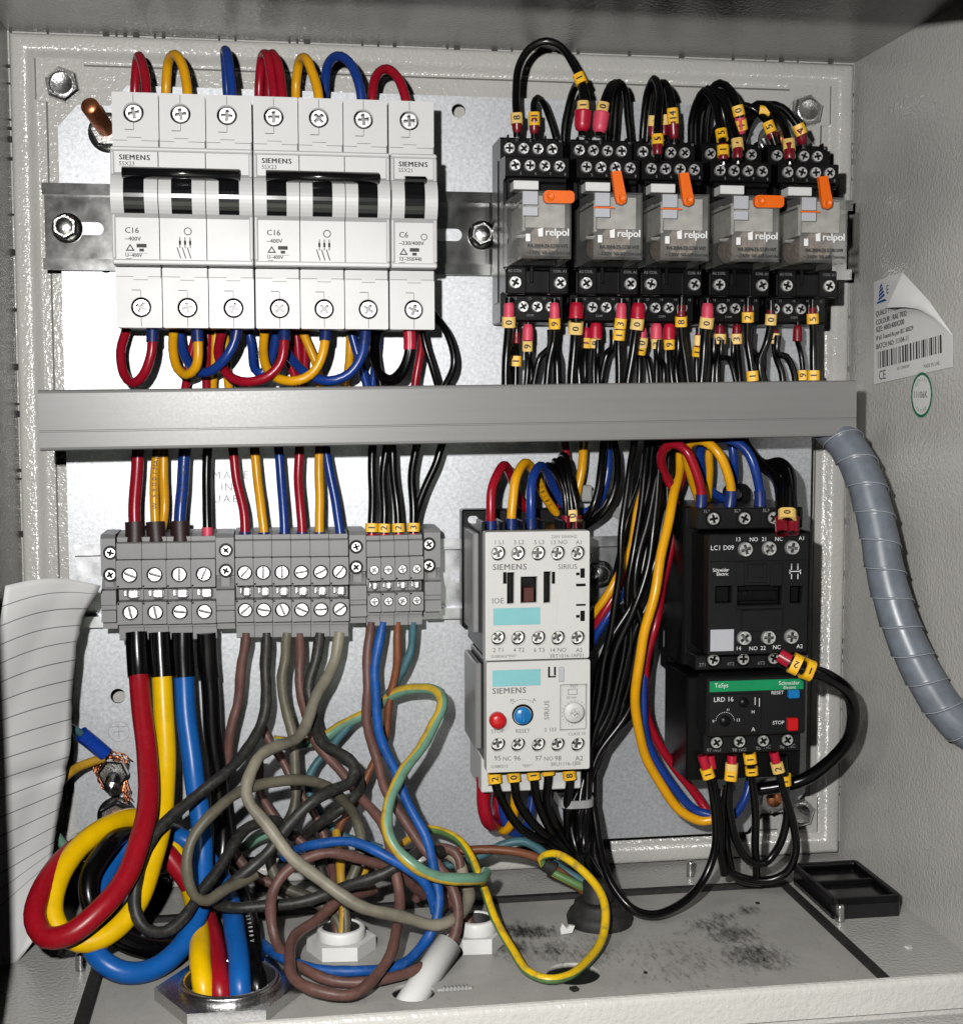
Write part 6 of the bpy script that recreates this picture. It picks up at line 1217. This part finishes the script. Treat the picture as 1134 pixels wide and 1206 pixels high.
lo('brown', 1.8, [(305, 895, 42), (306, 930, 44), (315, 950, 48), (335, 978, 52), (365, 1000, 56), (385, 1030, 64), (396, 1060, 72), (401, 1104, 80)], 'brown wire slanting down behind the khaki loop')
lo('brown', 1.8, [(308, 850, 36), (318, 878, 38), (336, 905, 42), (358, 940, 46), (378, 975, 52), (388, 1000, 56), (392, 1050, 70), (399, 1105, 80)], 'brown wire slanting behind the straight khaki wire')
lo('aged_yellow', 1.8, [(402, 1105, 81), (406, 1060, 76), (402, 1030, 72), (398, 1000, 64), (396, 980, 56)], 'yellow wire rising from the white lock nut')
lo('aged_yellow', 1.6, [(420, 1045, 64), (432, 1025, 60), (450, 1008, 54), (478, 990, 48), (505, 978, 44)], 'yellow wire end peeping between brown hoops')
lo('aged_black', 2.0, [(404, 1105, 80), (390, 1060, 72), (380, 1025, 66), (372, 1000, 58), (360, 980, 50)], 'black wire rising from the white lock nut')
lo('brown', 2.05, [(437, 732, 42), (434, 765, 43), (431, 800, 46), (434, 855, 54), (443, 891, 62), (455, 930, 70), (471, 960, 76), (494, 993, 82), (515, 1020, 88), (532, 1045, 94), (541, 1072, 98), (538, 1098, 102), (524, 1120, 106), (489, 1141, 115), (455, 1154, 121), (420, 1158, 123), (380, 1152, 119), (345, 1135, 109), (324, 1105, 98), (317, 1075, 94), (323, 1048, 94), (345, 1021, 92), (376, 1008, 90), (413, 1009, 88), (450, 1020, 84), (478, 1034, 76), (500, 1055, 68)], 'brown wire from the first slim terminal in a wide hoop')
lo('mid_blue', 2.0, [(451, 732, 42), (446, 760, 43), (441, 795, 47), (442, 835, 54), (454, 882, 64), (470, 918, 72), (484, 951, 78), (502, 993, 84), (511, 1021, 90), (516, 1051, 96), (514, 1082, 100), (506, 1105, 102), (489, 1124, 108), (463, 1138, 114), (425, 1145, 117), (385, 1144, 116), (355, 1138, 111), (330, 1127, 102), (306, 1110, 84)], 'blue wire from the second slim terminal in a wide hoop')
lo('mid_blue', 1.9, [(335, 1010, 70), (350, 1000, 78), (370, 993, 84), (400, 991, 88), (428, 997, 92), (458, 1009, 96), (487, 1029, 98), (506, 1052, 98), (513, 1075, 96)], 'blue wire bowing over the white lock nut')
lo('orange_brown', 1.75, [(469, 732, 42), (467, 765, 42), (463, 800, 42), (457, 850, 42), (450, 878, 42), (436, 910, 44), (418, 944, 46), (402, 968, 48), (397, 990, 52), (400, 1030, 60)], 'orange brown wire from the third slim terminal')
lo('teal', 1.75, [(487, 732, 42), (483, 768, 41), (471, 800, 40), (454, 820, 38), (422, 846, 36), (390, 878, 36), (372, 900, 36), (365, 922, 38), (368, 944, 40), (382, 966, 42), (410, 988, 44), (450, 1000, 46)], 'teal wire from the fourth slim terminal')
lo('pale_green_yellow', 2.3, [(322, 873, 34), (356, 874, 34), (382, 870, 35), (408, 854, 36), (440, 834, 38), (463, 820, 42), (486, 811, 48), (507, 810, 54), (520, 820, 60), (522, 836, 64), (509, 859, 68), (491, 887, 74), (470, 919, 82), (456, 945, 88), (456, 972, 92), (468, 1000, 96), (489, 1021, 100), (515, 1032, 100), (543, 1037, 98), (566, 1036, 92), (572, 1028, 86)], 'aged green and yellow earth wire bending beside the white contactor')
lo('brown', 1.9, [(520, 1075, 70), (535, 1055, 74), (542, 1030, 76), (536, 1008, 74), (518, 999, 70), (495, 1003, 66), (478, 1018, 62)], 'brown wire in a small ring beside the lock nut')
lo('brown', 1.8, [(490, 1060, 66), (500, 1035, 70), (522, 1052, 72), (540, 1070, 76), (553, 1085, 80), (557, 1100, 82)], 'brown wire entering the second white lock nut')
GC = 'wires running to the black gland'
wire('green_yellow', 1.75, [(498, 976, 44), (520, 979, 48), (540, 990, 56), (555, 1010, 66), (567, 1040, 78), (581, 1078, 92), (604, 1120, 110), (622, 1145, 123), (645, 1154, 129), (669, 1150, 127), (694, 1130, 115), (711, 1100, 100), (713, 1070, 90), (702, 1044, 80), (676, 1018, 70), (652, 1006, 62), (637, 1011, 58), (645, 1023, 58), (664, 1034, 60), (689, 1047, 62), (712, 1060, 62)], 'yellow and green wire hanging in a large ring over the floor hole', GC, floor=True)
wire('orange_brown', 1.8, [(505, 1010, 48), (540, 1003, 50), (577, 1001, 52), (610, 1004, 54), (637, 1013, 55), (664, 1031, 57), (700, 1060, 60)], 'brown wire running level to the black gland', GC)
wire('teal', 1.8, [(520, 1022, 44), (547, 1014, 46), (570, 1007, 48), (590, 996, 49), (615, 991, 50), (633, 999, 51), (659, 1022, 53), (689, 1039, 56), (708, 1060, 58)], 'teal wire running level to the black gland', GC)
q = at(647, 1021, 58); t = thing('tape_wrap', 'band of black tape round the wires beside the gland', 'tape', q); d = Vector((.75, .05, -.5)).normalized()
part('tape', MB().cyl(q-d*3, q+d*2, 3.2, n=18), 'rubber', t)
scene.render.resolution_x = 962; scene.render.resolution_y = 1024
